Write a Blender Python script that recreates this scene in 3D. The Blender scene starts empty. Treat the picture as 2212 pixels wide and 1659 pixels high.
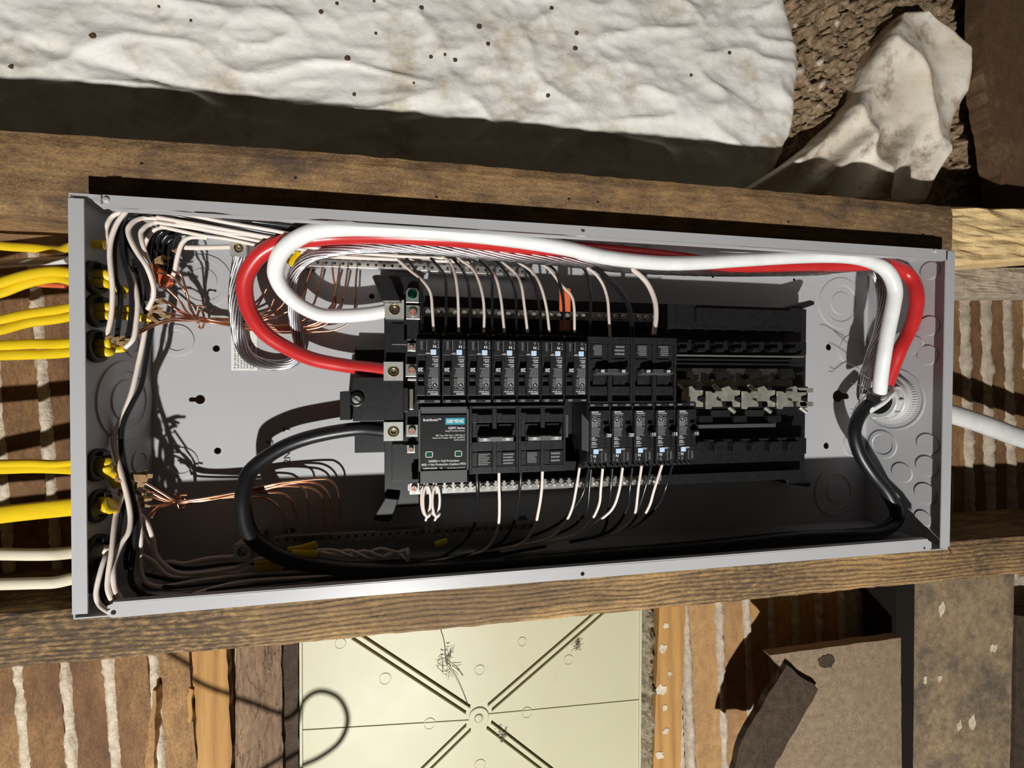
import bpy, bmesh, math, random
from mathutils import Vector, Matrix, noise
random.seed(11)
scene = bpy.context.scene
COL = scene.collection

# ------------------------------------------------------------------ camera
# X runs along the panel, Y runs away from the viewer into the wall, Z across the panel.
# Panel front = plane Y 0, its back sheet = plane Y 0.106.
F = 942.59
RX = Vector((0.98489942, -0.17310813, 0.00259046))     # camera right  (x, y, z)
DN = Vector((0.00019535, -0.01385152, -0.99990404))    # camera down
FW = Vector((0.17312740, 0.98480542, -0.01360854))     # camera forward
C = Vector((-0.15748345, -0.43173951, 0.02615199))
cam_d = bpy.data.cameras.new('camera')
cam_d.sensor_width = 36.0
cam_d.lens = 36.0 * F / 2212.0
cam_d.clip_start = 0.01
cam = bpy.data.objects.new('camera', cam_d)
COL.objects.link(cam)
m = Matrix.Identity(4)
for i, v in enumerate((RX, -DN, -FW, C)):
    for j in range(3):
        m[j][i] = v[j]
cam.matrix_world = m
scene.camera = cam

# ------------------------------------------------------------------ light and exposure
scene.view_settings.view_transform = 'Standard'
scene.view_settings.look = 'None'
scene.view_settings.exposure = 0.0
scene.view_settings.gamma = 1.0
scene.view_settings.use_curve_mapping = False
world = bpy.data.worlds.new('dim_room')
scene.world = world
world.use_nodes = True
world.node_tree.nodes['Background'].inputs[0].default_value = (1.0, 0.86, 0.64, 1)
world.node_tree.nodes['Background'].inputs[1].default_value = 0.024
ld = bpy.data.lights.new('work_lamp', 'POINT')
ld.energy = 180.0
ld.shadow_soft_size = 0.022
ld.color = (1.0, 0.985, 0.95)
lamp = bpy.data.objects.new('work_lamp', ld)
lamp.location = (-0.36, -1.3, -1.16)
COL.objects.link(lamp)

# ------------------------------------------------------------------ helpers
def ray(px, py):
    return RX * ((px - 1106.0) / F) + DN * ((py - 829.5) / F) + FW
def at(px, py, Y):
    d = ray(px, py)
    return C + d * ((Y - C.y) / d.y)
def atX(px, py, X):
    d = ray(px, py)
    return C + d * ((X - C.x) / d.x)
def atZ(px, py, Z):
    d = ray(px, py)
    return C + d * ((Z - C.z) / d.z)

WX, HZ, DB = 0.464, 0.1825, 0.106      # half length, half width, depth of the enclosure

def inside(px, py, Y, r=0.002):
    """point of a wire seen at px,py at about depth Y, kept inside the enclosure"""
    p = at(px, py, Y)
    for _ in range(60):
        if abs(p.x) < WX - 0.002 - r and abs(p.z) < HZ - 0.002 - r and p.y < DB - 0.001 - r:
            break
        Y -= 0.0015
        p = at(px, py, Y)
    return p

def link(o, parent=None):
    COL.objects.link(o)
    if parent is not None:
        o.parent = parent
    return o

def tag(o, label, cat, group=None, kind=None):
    if label: o['label'] = label
    if cat: o['category'] = cat
    if group: o['group'] = group
    if kind: o['kind'] = kind
    return o

def thing(name, label, cat, loc=(0, 0, 0), group=None):
    o = bpy.data.objects.new(name, None)
    o.empty_display_size = 0.01
    o.location = loc
    link(o)
    tag(o, label, cat, group)
    return o

class MB:
    """collects verts and faces, then becomes ONE mesh object"""
    def __init__(s):
        s.v = []; s.f = []; s.sm = []
    def add(s, vs, fs, smooth=False):
        b = len(s.v)
        s.v += [Vector(p) for p in vs]
        s.f += [[i + b for i in f] for f in fs]
        s.sm += [smooth] * len(fs)
        return s
    def box(s, x0, x1, y0, y1, z0, z1):
        vs = [(x, y, z) for x in (x0, x1) for y in (y0, y1) for z in (z0, z1)]
        fs = [(0, 1, 3, 2), (4, 6, 7, 5), (0, 4, 5, 1), (2, 3, 7, 6), (0, 2, 6, 4), (1, 5, 7, 3)]
        return s.add(vs, fs)
    def hexa(s, q0, q1):
        """two quads (4 points each, same order) joined into a solid"""
        vs = list(q0) + list(q1)
        return s.add(vs, [(3, 2, 1, 0), (4, 5, 6, 7), (0, 1, 5, 4), (1, 2, 6, 5), (2, 3, 7, 6), (3, 0, 4, 7)])
    def prism(s, poly, y0, y1):
        """poly = list of (x, z); solid between depth y0 and y1"""
        n = len(poly)
        vs = [(x, y0, z) for x, z in poly] + [(x, y1, z) for x, z in poly]
        fs = [list(range(n)), list(range(2 * n - 1, n - 1, -1))]
        fs += [[(i + 1) % n, i, n + i, n + (i + 1) % n] for i in range(n)]
        return s.add(vs, fs)
    def cyl(s, p0, p1, r0, r1=None, n=16, caps=True):
        p0, p1 = Vector(p0), Vector(p1)
        r1 = r0 if r1 is None else r1
        ax = (p1 - p0).normalized()
        u = ax.orthogonal().normalized(); w = ax.cross(u)
        vs = []
        for p, r in ((p0, r0), (p1, r1)):
            for i in range(n):
                a = 2 * math.pi * i / n
                vs.append(p + (u * math.cos(a) + w * math.sin(a)) * r)
        s.add(vs, [(i, (i + 1) % n, n + (i + 1) % n, n + i) for i in range(n)], True)
        if caps:
            s.add(vs[:n], [list(range(n - 1, -1, -1))]); s.add(vs[n:], [list(range(n))])
        return s
    def lathe(s, prof, org, ax, n=32):
        """prof = list of (radius, height along ax)"""
        org, ax = Vector(org), Vector(ax).normalized()
        u = ax.orthogonal().normalized(); w = ax.cross(u)
        vs = []
        for r, h in prof:
            for i in range(n):
                a = 2 * math.pi * i / n
                vs.append(org + ax * h + (u * math.cos(a) + w * math.sin(a)) * r)
        fs = []
        for k in range(len(prof) - 1):
            for i in range(n):
                j = (i + 1) % n
                fs.append((k * n + i, k * n + j, (k + 1) * n + j, (k + 1) * n + i))
        return s.add(vs, fs, False)
    def tube(s, pts, r, n=10, caps=True, rb=None, up=None):
        """r, or list of r per point; rb = second radius of an oval section along 'up'"""
        L = len(pts)
        rs = r if isinstance(r, (list, tuple)) else [r] * L
        t = [(pts[min(i + 1, L - 1)] - pts[max(i - 1, 0)]).normalized() for i in range(L)]
        u = (Vector(up) - t[0] * t[0].dot(Vector(up))).normalized() if up else t[0].orthogonal().normalized()
        vs = []
        for i in range(L):
            u = (u - t[i] * u.dot(t[i])).normalized()
            w = t[i].cross(u)
            for k in range(n):
                a = 2 * math.pi * k / n
                vs.append(pts[i] + u * math.cos(a) * (rb if rb else rs[i]) + w * math.sin(a) * rs[i])
        fs = [(i * n + k, i * n + (k + 1) % n, (i + 1) * n + (k + 1) % n, (i + 1) * n + k) for i in range(L - 1) for k in range(n)]
        s.add(vs, fs, True)
        if caps:
            s.add(vs[:n], [list(range(n - 1, -1, -1))]); s.add(vs[-n:], [list(range(n))])
        return s
    def mesh(s, name):
        me = bpy.data.meshes.new(name)
        me.from_pydata([tuple(p) for p in s.v], [], s.f)
        me.polygons.foreach_set('use_smooth', s.sm)
        me.update()
        bm = bmesh.new(); bm.from_mesh(me)
        bmesh.ops.recalc_face_normals(bm, faces=bm.faces)
        bm.to_mesh(me); bm.free()
        return me
    def build(s, name, mat, parent=None, bevel=0, label=None):
        """mesh in the parent's frame when the verts are local, in world when parent sits at the origin"""
        o = bpy.data.objects.new(name, s.mesh(name))
        o.data.materials.append(mat)
        link(o, parent)
        if bevel:
            b = o.modifiers.new('bevel', 'BEVEL')
            b.width = bevel; b.segments = 2; b.limit_method = 'ANGLE'; b.angle_limit = 0.6
        if label: o['label'] = label
        return o

def smooth_path(ps, k=7):
    P = [Vector(p) for p in ps]
    if len(P) < 3:
        return [P[0].lerp(P[-1], i / k) for i in range(k + 1)]
    out = []
    Q = [P[0] * 2 - P[1]] + P + [P[-1] * 2 - P[-2]]
    for i in range(1, len(Q) - 2):
        a, b, c, d = Q[i - 1:i + 3]
        for j in range(k):
            t = j / k
            out.append(0.5 * ((2 * b) + (c - a) * t + (2 * a - 5 * b + 4 * c - d) * t * t + (3 * b - a - 3 * c + d) * t ** 3))
    out.append(P[-1])
    return out

def sheet(outer, holes, fn, name, mat, parent, thick=0.0012, label=None):
    """flat metal sheet with real holes: 2-D loops mapped by fn(u, v, depth) to 3-D"""
    bm = bmesh.new()
    for depth in (0.0,):
        es = []
        for loop in [outer] + holes:
            vs = [bm.verts.new(fn(u, v, 0.0)) for u, v in loop]
            es += [bm.edges.new((vs[i], vs[(i + 1) % len(vs)])) for i in range(len(vs))]
        bmesh.ops.triangle_fill(bm, use_beauty=True, use_dissolve=False, edges=es)
    me = bpy.data.meshes.new(name)
    bmesh.ops.recalc_face_normals(bm, faces=bm.faces)
    bm.to_mesh(me); bm.free()
    o = bpy.data.objects.new(name, me)
    me.materials.append(mat)
    link(o, parent)
    sd = o.modifiers.new('thickness', 'SOLIDIFY'); sd.thickness = thick; sd.offset = 0
    if label: o['label'] = label
    return o

def circle(u, v, r, n=20):
    return [(u + r * math.cos(2 * math.pi * i / n), v + r * math.sin(2 * math.pi * i / n)) for i in range(n)]

_tx = {}
def text_mesh(s, size, bold=0.0, align='CENTER'):
    key = (s, round(size, 6), bold, align)
    if key in _tx: return _tx[key]
    cu = bpy.data.curves.new('print', 'FONT')
    cu.body = s; cu.size = size; cu.align_x = align; cu.align_y = 'CENTER'
    cu.resolution_u = 2; cu.offset = bold * size
    ob = bpy.data.objects.new('print', cu)
    COL.objects.link(ob)
    dg = bpy.context.evaluated_depsgraph_get()
    me = bpy.data.meshes.new_from_object(ob.evaluated_get(dg))
    for v in me.vertices:
        x, y, z = v.co
        v.co = (x, 0.0, y)
    bpy.data.objects.remove(ob); bpy.data.curves.remove(cu)
    _tx[key] = me
    return me

def lettering(items, name, mat, parent, y):
    """items = (string, x, z, size[, rot, bold, align]) -> one flat print mesh standing at depth y"""
    mb = MB()
    for it in items:
        s, x, z, size = it[:4]
        rot = it[4] if len(it) > 4 else 0
        bold = it[5] if len(it) > 5 else 0.012
        al = it[6] if len(it) > 6 else 'CENTER'
        me = text_mesh(s, size, bold, al)
        c, n = math.cos(rot), math.sin(rot)
        mb.add([(x + v.co.x * c - v.co.z * n, y, z + v.co.x * n + v.co.z * c) for v in me.vertices],
               [list(p.vertices) for p in me.polygons])
    o = mb.build(name, mat, parent)
    if len(items) > 1 or name in ('print', 'stencil_marks'): o['kind'] = 'stuff'
    return o

def print_lines(mb, x0, x1, z0, z1, n, y, seed=0, fill=0.5):
    """rows of tiny illegible print as short dashes"""
    rnd = random.Random(seed)
    dz = (z1 - z0) / n
    for i in range(n):
        z = z0 + dz * (i + 0.5); x = x0; h = abs(dz) * fill * 0.5
        end = x1 - rnd.random() * (x1 - x0) * 0.3
        while x < end:
            w = (0.25 + rnd.random() * 0.5) * 0.0022
            mb.add([(x, y, z - h), (min(x + w, end), y, z - h), (min(x + w, end), y, z + h), (x, y, z + h)], [(0, 1, 2, 3)])
            x += w + 0.00035

# ------------------------------------------------------------------ materials
def mat_base(name, col, rough=0.5, metal=0.0, spec=0.5):
    m = bpy.data.materials.new(name); m.use_nodes = True
    b = m.node_tree.nodes['Principled BSDF']
    b.inputs['Base Color'].default_value = (*col, 1)
    b.inputs['Roughness'].default_value = rough
    b.inputs['Metallic'].default_value = metal
    b.inputs['Specular IOR Level'].default_value = spec
    return m

def mat(name, col, rough=0.5, metal=0.0, spec=0.5, col2=None, scale=60, stretch=(1, 1, 1), bump=0.0, bscale=None,
        detail=5.0, contrast=(0.35, 0.65), dist=0.001, dirt=None, dscale=8, dcon=(0.55, 0.7), rough2=None):
    """procedural: noise mix of two colours, optional stretched grain, stain layer and bump"""
    m = mat_base(name, col, rough, metal, spec)
    nt = m.node_tree; N = nt.nodes; K = nt.links; b = N['Principled BSDF']
    tc = N.new('ShaderNodeTexCoord'); mp = N.new('ShaderNodeMapping')
    mp.inputs['Scale'].default_value = stretch
    K.new(tc.outputs['Object'], mp.inputs[0])
    nz = N.new('ShaderNodeTexNoise'); nz.inputs['Scale'].default_value = scale; nz.inputs['Detail'].default_value = detail
    nz.inputs['Roughness'].default_value = 0.65
    K.new(mp.outputs[0], nz.inputs['Vector'])
    cr = N.new('ShaderNodeValToRGB')
    cr.color_ramp.elements[0].position, cr.color_ramp.elements[1].position = contrast
    c2 = col2 or tuple(c * 0.88 for c in col)
    cr.color_ramp.elements[0].color = (*c2, 1); cr.color_ramp.elements[1].color = (*col, 1)
    K.new(nz.outputs[0], cr.inputs[0])
    out = cr.outputs[0]
    if dirt:
        n2 = N.new('ShaderNodeTexNoise'); n2.inputs['Scale'].default_value = dscale; n2.inputs['Detail'].default_value = 8
        n2.inputs['Roughness'].default_value = 0.7
        K.new(tc.outputs['Object'], n2.inputs['Vector'])
        r2 = N.new('ShaderNodeValToRGB')
        r2.color_ramp.elements[0].position, r2.color_ramp.elements[1].position = dcon
        K.new(n2.outputs[0], r2.inputs[0])
        mx = N.new('ShaderNodeMix'); mx.data_type = 'RGBA'
        K.new(r2.outputs[0], mx.inputs[0]); K.new(out, mx.inputs[6]); mx.inputs[7].default_value = (*dirt, 1)
        out = mx.outputs[2]
    K.new(out, b.inputs['Base Color'])
    if rough2 is not None:
        mr = N.new('ShaderNodeMapRange')
        mr.inputs['To Min'].default_value = rough2; mr.inputs['To Max'].default_value = rough
        K.new(nz.outputs[0], mr.inputs[0]); K.new(mr.outputs[0], b.inputs['Roughness'])
    if bump:
        bp = N.new('ShaderNodeBump'); bp.inputs['Strength'].default_value = bump; bp.inputs['Distance'].default_value = dist
        if bscale:
            nb = N.new('ShaderNodeTexNoise'); nb.inputs['Scale'].default_value = bscale; nb.inputs['Detail'].default_value = 6
            K.new(mp.outputs[0], nb.inputs['Vector']); K.new(nb.outputs[0], bp.inputs['Height'])
        else:
            K.new(nz.outputs[0], bp.inputs['Height'])
        K.new(bp.outputs[0], b.inputs['Normal'])
    return m

def wood(name, light, dark, grain='x', rings=34, stain=(0.02, 0.014, 0.01), rough=0.75, dcon=(0.5, 0.72), bump=0.6, dscale=7, cracks=0.0, along=0.05, band=0.14, freq=900.0, mott=0.72, zones=None, vary=0.0):
    """sawn wood: fibre streaks pulled along the grain, growth bands, mottled stains, fine dark cracks"""
    m = mat_base(name, light, rough, 0, 0.3)
    nt = m.node_tree; N = nt.nodes; K = nt.links; b = N['Principled BSDF']
    tc = N.new('ShaderNodeTexCoord')
    def mapped(k):
        mp = N.new('ShaderNodeMapping')
        mp.inputs['Scale'].default_value = {'x': (k, 1, 1), 'z': (1, 1, k), 'n': (1, 1, 1)}[grain]
        K.new(tc.outputs['Object'], mp.inputs[0]); return mp.outputs[0]
    def nz(scale, detail, rgh, vec, dist=0.0):
        n = N.new('ShaderNodeTexNoise'); n.inputs['Scale'].default_value = scale; n.inputs['Detail'].default_value = detail
        n.inputs['Roughness'].default_value = rgh; n.inputs['Distortion'].default_value = dist
        K.new(vec, n.inputs['Vector']); return n.outputs[0]
    def math_(op, a, c):
        q = N.new('ShaderNodeMath'); q.operation = op
        for i, v in enumerate((a, c)):
            if isinstance(v, (int, float)): q.inputs[i].default_value = v
            else: K.new(v, q.inputs[i])
        return q.outputs[0]
    def ramp(v, p0, p1):
        r = N.new('ShaderNodeMapRange'); r.inputs['From Min'].default_value = p0; r.inputs['From Max'].default_value = p1
        K.new(v, r.inputs[0]); return r.outputs[0]
    fine = nz(rings * 14, 6, 0.7, mapped(along * 1.6))
    broad = nz(rings * 2.2, 4, 0.6, mapped(along))
    sx = N.new('ShaderNodeSeparateXYZ'); K.new(tc.outputs['Object'], sx.inputs[0])
    across = sx.outputs['Z'] if grain == 'x' else sx.outputs['X']
    wob = nz(rings * 0.35, 3, 0.55, mapped(along * 1.5))
    bnd = ramp(math_('SINE', math_('ADD', math_('MULTIPLY', across, freq), math_('MULTIPLY', wob, 34.0)), 0), -1, 1)
    bnd = math_('POWER', bnd, 0.6)
    w0 = 1.0 - band
    v = math_('ADD', math_('ADD', math_('MULTIPLY', fine, 0.6 * w0), math_('MULTIPLY', broad, 0.4 * w0)), math_('MULTIPLY', bnd, band))
    t = ramp(v, 0.36 - band * 0.2, 0.64 + band * 0.2)
    mx0 = N.new('ShaderNodeMix'); mx0.data_type = 'RGBA'
    K.new(t, mx0.inputs[0]); mx0.inputs[6].default_value = (*dark, 1); mx0.inputs[7].default_value = (*light, 1)
    st = math_('MULTIPLY', ramp(nz(dscale, 10, 0.78, mapped(0.55)), *dcon), mott)
    if zones:
        sp = N.new('ShaderNodeSeparateXYZ'); K.new(tc.outputs['Object'], sp.inputs[0])
        wobx = math_('ADD', sp.outputs['X'], math_('MULTIPLY', math_('SUBTRACT', nz(9, 6, 0.7, mapped(0.6)), 0.5), 0.25))
        zr = N.new('ShaderNodeValToRGB'); K.new(ramp(wobx, zones[0][0], zones[-1][0]), zr.inputs[0])
        while len(zr.color_ramp.elements) < len(zones): zr.color_ramp.elements.new(0.5)
        for el, (zx, zv) in zip(zr.color_ramp.elements, zones):
            el.position = (zx - zones[0][0]) / (zones[-1][0] - zones[0][0]); el.color = (zv, zv, zv, 1)
        zf = math_('MULTIPLY', zr.outputs[0], ramp(nz(rings * 5, 6, 0.7, mapped(0.4)), 0.25, 0.55))
        st = math_('MAXIMUM', st, zf)
    mx = N.new('ShaderNodeMix'); mx.data_type = 'RGBA'
    K.new(st, mx.inputs[0]); K.new(mx0.outputs[2], mx.inputs[6]); mx.inputs[7].default_value = (*stain, 1)
    if vary:
        oi = N.new('ShaderNodeObjectInfo'); hv = N.new('ShaderNodeHueSaturation')
        vr = N.new('ShaderNodeMapRange'); vr.inputs['To Min'].default_value = 1 - vary; vr.inputs['To Max'].default_value = 1 + vary * 0.6
        K.new(oi.outputs['Random'], vr.inputs[0]); K.new(vr.outputs[0], hv.inputs['Value'])
        hr = N.new('ShaderNodeMapRange'); hr.inputs['To Min'].default_value = 0.498; hr.inputs['To Max'].default_value = 0.510
        K.new(oi.outputs['Random'], hr.inputs[0]); K.new(hr.outputs[0], hv.inputs['Hue'])
        K.new(mx.outputs[2], hv.inputs['Color'])
        class _o: outputs = [None, None, hv.outputs[0]]
        mx = _o
    cn = nz(rings * 1.5, 7, 0.6, mapped(0.22), 0.4)
    cr = math_('MULTIPLY', ramp(math_('ABSOLUTE', math_('SUBTRACT', cn, 0.5), 0), 0.012, 0.0), cracks)
    mc = N.new('ShaderNodeMix'); mc.data_type = 'RGBA'
    K.new(cr, mc.inputs[0]); K.new(mx.outputs[2], mc.inputs[6]); mc.inputs[7].default_value = (*[c * 0.25 for c in dark], 1)
    K.new(mc.outputs[2], b.inputs['Base Color'])
    hgt = math_('SUBTRACT', v, math_('MULTIPLY', cr, 0.5))
    bp = N.new('ShaderNodeBump'); bp.inputs['Strength'].default_value = bump; bp.inputs['Distance'].default_value = 0.0015
    K.new(hgt, bp.inputs['Height']); K.new(bp.outputs[0], b.inputs['Normal'])
    return m

M = {}
M['steel'] = mat('grey_painted_steel', (0.44, 0.44, 0.45), 0.36, spec=0.5, col2=(0.42, 0.42, 0.43), scale=9, bump=0.08, bscale=700, dist=0.0004)
M['black'] = mat('black_moulded_plastic', (0.013, 0.013, 0.014), 0.40, col2=(0.008, 0.008, 0.009), scale=160, bump=0.12, bscale=900, dist=0.0003)
M['black2'] = mat('black_breaker_plastic', (0.020, 0.020, 0.021), 0.40, col2=(0.010, 0.010, 0.011), scale=220, bump=0.15, bscale=1200, dist=0.0003)
M['spd'] = mat('dark_grey_plastic', (0.062, 0.062, 0.064), 0.55, col2=(0.06, 0.06, 0.062), scale=200, bump=0.15, bscale=1500, dist=0.0003)
M['label_black'] = mat('black_label_film', (0.02, 0.02, 0.021), 0.3, scale=50)
M['fine_print'] = mat('fine_grey_print', (0.26, 0.26, 0.26), 0.6, scale=900)
M['print'] = mat('white_print', (0.78, 0.78, 0.78), 0.6, scale=900)
M['grey_print'] = mat('grey_print', (0.24, 0.24, 0.24), 0.6, scale=900)
M['teal'] = mat('teal_print', (0.02, 0.33, 0.40), 0.45, scale=100)
M['green_led'] = mat('dark_green_window', (0.02, 0.08, 0.05), 0.2, scale=100)
M['blue_button'] = mat('pale_blue_button', (0.52, 0.70, 0.92), 0.4, scale=100, col2=(0.5, 0.67, 0.9))
M['white_ins'] = mat('off_white_insulation', (0.78, 0.69, 0.62), 0.35, col2=(0.72, 0.62, 0.55), scale=45, detail=3)
M['black_ins'] = mat('black_insulation', (0.014, 0.014, 0.016), 0.22, scale=70, col2=(0.010, 0.010, 0.012))
M['white_feed'] = mat('white_feeder_jacket', (0.86, 0.86, 0.85), 0.28, col2=(0.77, 0.77, 0.75), scale=40)
M['red_feed'] = mat('red_feeder_jacket', (0.56, 0.026, 0.026), 0.32, col2=(0.50, 0.022, 0.022), scale=40)
M['black_feed'] = mat('black_feeder_jacket', (0.010, 0.010, 0.011), 0.38, scale=60)
M['yellow'] = mat('yellow_cable_sheath', (0.78, 0.55, 0.012), 0.4, col2=(0.66, 0.44, 0.01), scale=60, stretch=(0.3, 1, 1))
M['cream_sheath'] = mat('cream_cable_sheath', (0.72, 0.66, 0.52), 0.42, col2=(0.62, 0.56, 0.42), scale=50, stretch=(0.2, 1, 1))
M['orange'] = mat('orange_plastic', (0.72, 0.14, 0.045), 0.5, scale=60)
M['copper'] = mat('bare_copper', (0.86, 0.45, 0.29), 0.26, metal=1.0, col2=(0.62, 0.30, 0.18), scale=120)
M['alu'] = mat('bare_aluminium_strand', (0.62, 0.61, 0.62), 0.27, metal=1.0, col2=(0.46, 0.44, 0.45), scale=120)
M['zinc'] = mat('zinc_plated_metal', (0.80, 0.79, 0.76), 0.24, metal=0.85, col2=(0.62, 0.60, 0.56), scale=180, rough2=0.36)
M['busmetal'] = mat('tinned_bus_metal', (0.78, 0.76, 0.66), 0.32, metal=0.72, col2=(0.50, 0.48, 0.40), scale=70, bump=0.8, bscale=38, dist=0.004)
M['lugmetal'] = mat('cast_aluminium_lug', (0.66, 0.66, 0.62), 0.36, metal=0.6, col2=(0.55, 0.55, 0.52), scale=260, bump=0.15, dist=0.0004)
M['brass'] = mat('worn_brass_tone', (0.62, 0.55, 0.40), 0.28, metal=1.0, scale=150)
M['barmetal'] = mat('tinned_bar', (0.55, 0.52, 0.48), 0.35, metal=1.0, col2=(0.40, 0.36, 0.32), scale=150)
M['green'] = mat('green_screw_plating', (0.02, 0.36, 0.28), 0.2, metal=1.0, scale=100)
M['paper'] = mat('brown_kraft_paper', (0.42, 0.27, 0.13), 0.8, col2=(0.30, 0.18, 0.08), scale=150, bump=0.3)
M['paper_white'] = mat('white_paper_label', (0.76, 0.76, 0.74), 0.6, scale=60)
M['ink'] = mat('black_ink', (0.012, 0.012, 0.012), 0.6, scale=100)
M['pvc'] = mat('grey_white_plastic_fitting', (0.52, 0.52, 0.51), 0.42, col2=(0.48, 0.48, 0.47), scale=50)
M['rubber'] = mat('black_rubber', (0.012, 0.012, 0.012), 0.55, scale=70)
M['seu'] = mat('grey_white_cable_jacket', (0.66, 0.65, 0.63), 0.45, col2=(0.56, 0.55, 0.53), scale=30)
M['stud'] = wood('aged_brown_stud', (0.56, 0.34, 0.145), (0.13, 0.066, 0.03), 'x', 40, stain=(0.075, 0.05, 0.04), dscale=16, dcon=(0.42, 0.64), along=0.40, mott=0.9, band=0.05, bump=0.9, zones=[(-1.0, .2), (-.48, .25), (-.43, .7), (-.38, .2), (-.1, .15), (.1, .2), (.25, .5), (.33, .35), (.42, .75), (.5, .8)])
M['stud2'] = wood('dark_resawn_stud', (0.62, 0.38, 0.16), (0.045, 0.023, 0.012), 'x', 48, stain=(0.036, 0.028, 0.024), dscale=5.0, dcon=(0.43, 0.58), along=0.16, band=0.20, freq=1250.0, bump=1.0, mott=0.6, zones=[(-1.0, .75), (-.62, .8), (-.36, .85), (-.26, .45), (-.15, .05), (.05, .10), (.12, .55), (.24, .80), (.34, .35), (.46, .45), (.58, .8), (.66, .2), (1.2, .3)])
M['lath'] = wood('reddish_brown_lath', (0.42, 0.235, 0.10), (0.15, 0.074, 0.034), 'z', 40, along=0.30, stain=(0.13, 0.062, 0.032), dscale=13, dcon=(0.42, 0.66), band=0.0, bump=1.0, mott=0.85, vary=0.28)
M['lath_light'] = wood('light_tan_lath', (0.47, 0.265, 0.115), (0.25, 0.125, 0.052), 'z', 44, along=0.6, stain=(0.17, 0.09, 0.05), dscale=14, dcon=(0.48, 0.72), band=0.0, bump=0.9, vary=0.2)
M['pine'] = wood('fresh_pine', (0.44, 0.245, 0.078), (0.27, 0.13, 0.038), 'z', 22, stain=(0.3, 0.17, 0.07), dcon=(0.6, 0.8), bump=0.25, band=0.22, freq=420.0)
M['grey_wood'] = wood('weathered_plank', (0.32, 0.20, 0.115), (0.10, 0.058, 0.034), 'z', 34, stain=(0.09, 0.055, 0.035), dcon=(0.46, 0.66), cracks=0.5, along=0.12, band=0.06, bump=0.9)
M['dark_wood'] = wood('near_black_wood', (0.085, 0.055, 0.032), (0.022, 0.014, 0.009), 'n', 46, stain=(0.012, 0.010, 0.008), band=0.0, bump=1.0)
M['board'] = wood('grey_brown_board', (0.32, 0.235, 0.155), (0.15, 0.10, 0.062), 'n', 46, stain=(0.17, 0.115, 0.07), dcon=(0.46, 0.75), bump=0.8, band=0.0)
M['post'] = wood('stained_grey_post', (0.38, 0.275, 0.165), (0.16, 0.108, 0.06), 'n', 46, stain=(0.075, 0.063, 0.052), dscale=9, dcon=(0.44, 0.60), bump=1.0, band=0.0, mott=0.85)
M['hewn'] = wood('rough_hewn_timber', (0.96, 0.72, 0.37), (0.66, 0.44, 0.20), 'x', 40, stain=(0.40, 0.27, 0.15), dscale=14, dcon=(0.52, 0.70), bump=1.0, along=0.3, band=0.05)
M['redboard'] = wood('red_brown_board', (0.15, 0.085, 0.045), (0.075, 0.042, 0.022), 'n', 30, stain=(0.26, 0.17, 0.085), dscale=6, dcon=(0.56, 0.70), bump=0.6, band=0.0)
M['tar'] = mat('tar_black_wood', (0.012, 0.010, 0.008), 0.9, spec=0.1, scale=60)  # near-black painted in as the shade of the gap beside the post
M['plaster'] = mat('grey_plaster', (0.46, 0.38, 0.29), 0.9, col2=(0.30, 0.24, 0.18), scale=70, bump=0.9, dist=0.003)
M['plaster_lt'] = mat('pale_plaster', (0.62, 0.53, 0.40), 0.9, col2=(0.42, 0.34, 0.25), scale=90, bump=1.0, dist=0.003)
M['bag'] = mat('white_plastic_bag', (0.93, 0.90, 0.86), 0.5, col2=(0.88, 0.845, 0.77), scale=14, dirt=(0.44, 0.33, 0.18), dscale=11, dcon=(0.53, 0.78), bump=0.5, bscale=55, dist=0.004)
M['torn_bag'] = mat('dirty_torn_bag', (0.93, 0.86, 0.75), 0.5, col2=(0.82, 0.71, 0.56), scale=18, dirt=(0.30, 0.19, 0.09), dscale=17, dcon=(0.50, 0.66), bump=0.35, bscale=60, dist=0.003)
M['dirt'] = mat('brown_dirt', (0.46, 0.32, 0.19), 0.95, col2=(0.17, 0.11, 0.06), scale=90, bump=1.0, dist=0.006, detail=9, dirt=(0.58, 0.47, 0.34), dscale=70, dcon=(0.58, 0.68))
M['pebble'] = mat('grey_pebble', (0.66, 0.58, 0.48), 0.85, col2=(0.28, 0.23, 0.18), scale=120, bump=0.5)
M['cream'] = mat('cream_plastic', (0.44, 0.42, 0.285), 0.42, spec=0.35, col2=(0.42, 0.40, 0.265), scale=8, dirt=(0.34, 0.30, 0.18), dscale=26, dcon=(0.66, 0.78), rough2=0.52)
M['fluff'] = mat('grey_brown_insulation', (0.34, 0.28, 0.19), 0.95, col2=(0.13, 0.10, 0.06), scale=160, bump=1.0, dist=0.004)
M['speck'] = mat('brown_speck', (0.10, 0.055, 0.025), 0.9, scale=150)

# ------------------------------------------------------------------ the setting: lath-and-plaster wall
LATH_Y = 0.128
pl = MB(); pl.box(-1.30, 1.45, 0.1375, 0.150, -0.95, 0.215)
wall = pl.build('wall_back', M['plaster'])
tag(wall, 'back of an old lath and plaster wall behind the studs', None, kind='structure')
pl = MB(); pl.box(-1.30, 1.45, 0.206, 0.216, 0.216, 1.00)
w2 = pl.build('wall_far', M['plaster']); tag(w2, 'wall behind the bags and the dirt', None, kind='structure')

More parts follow.
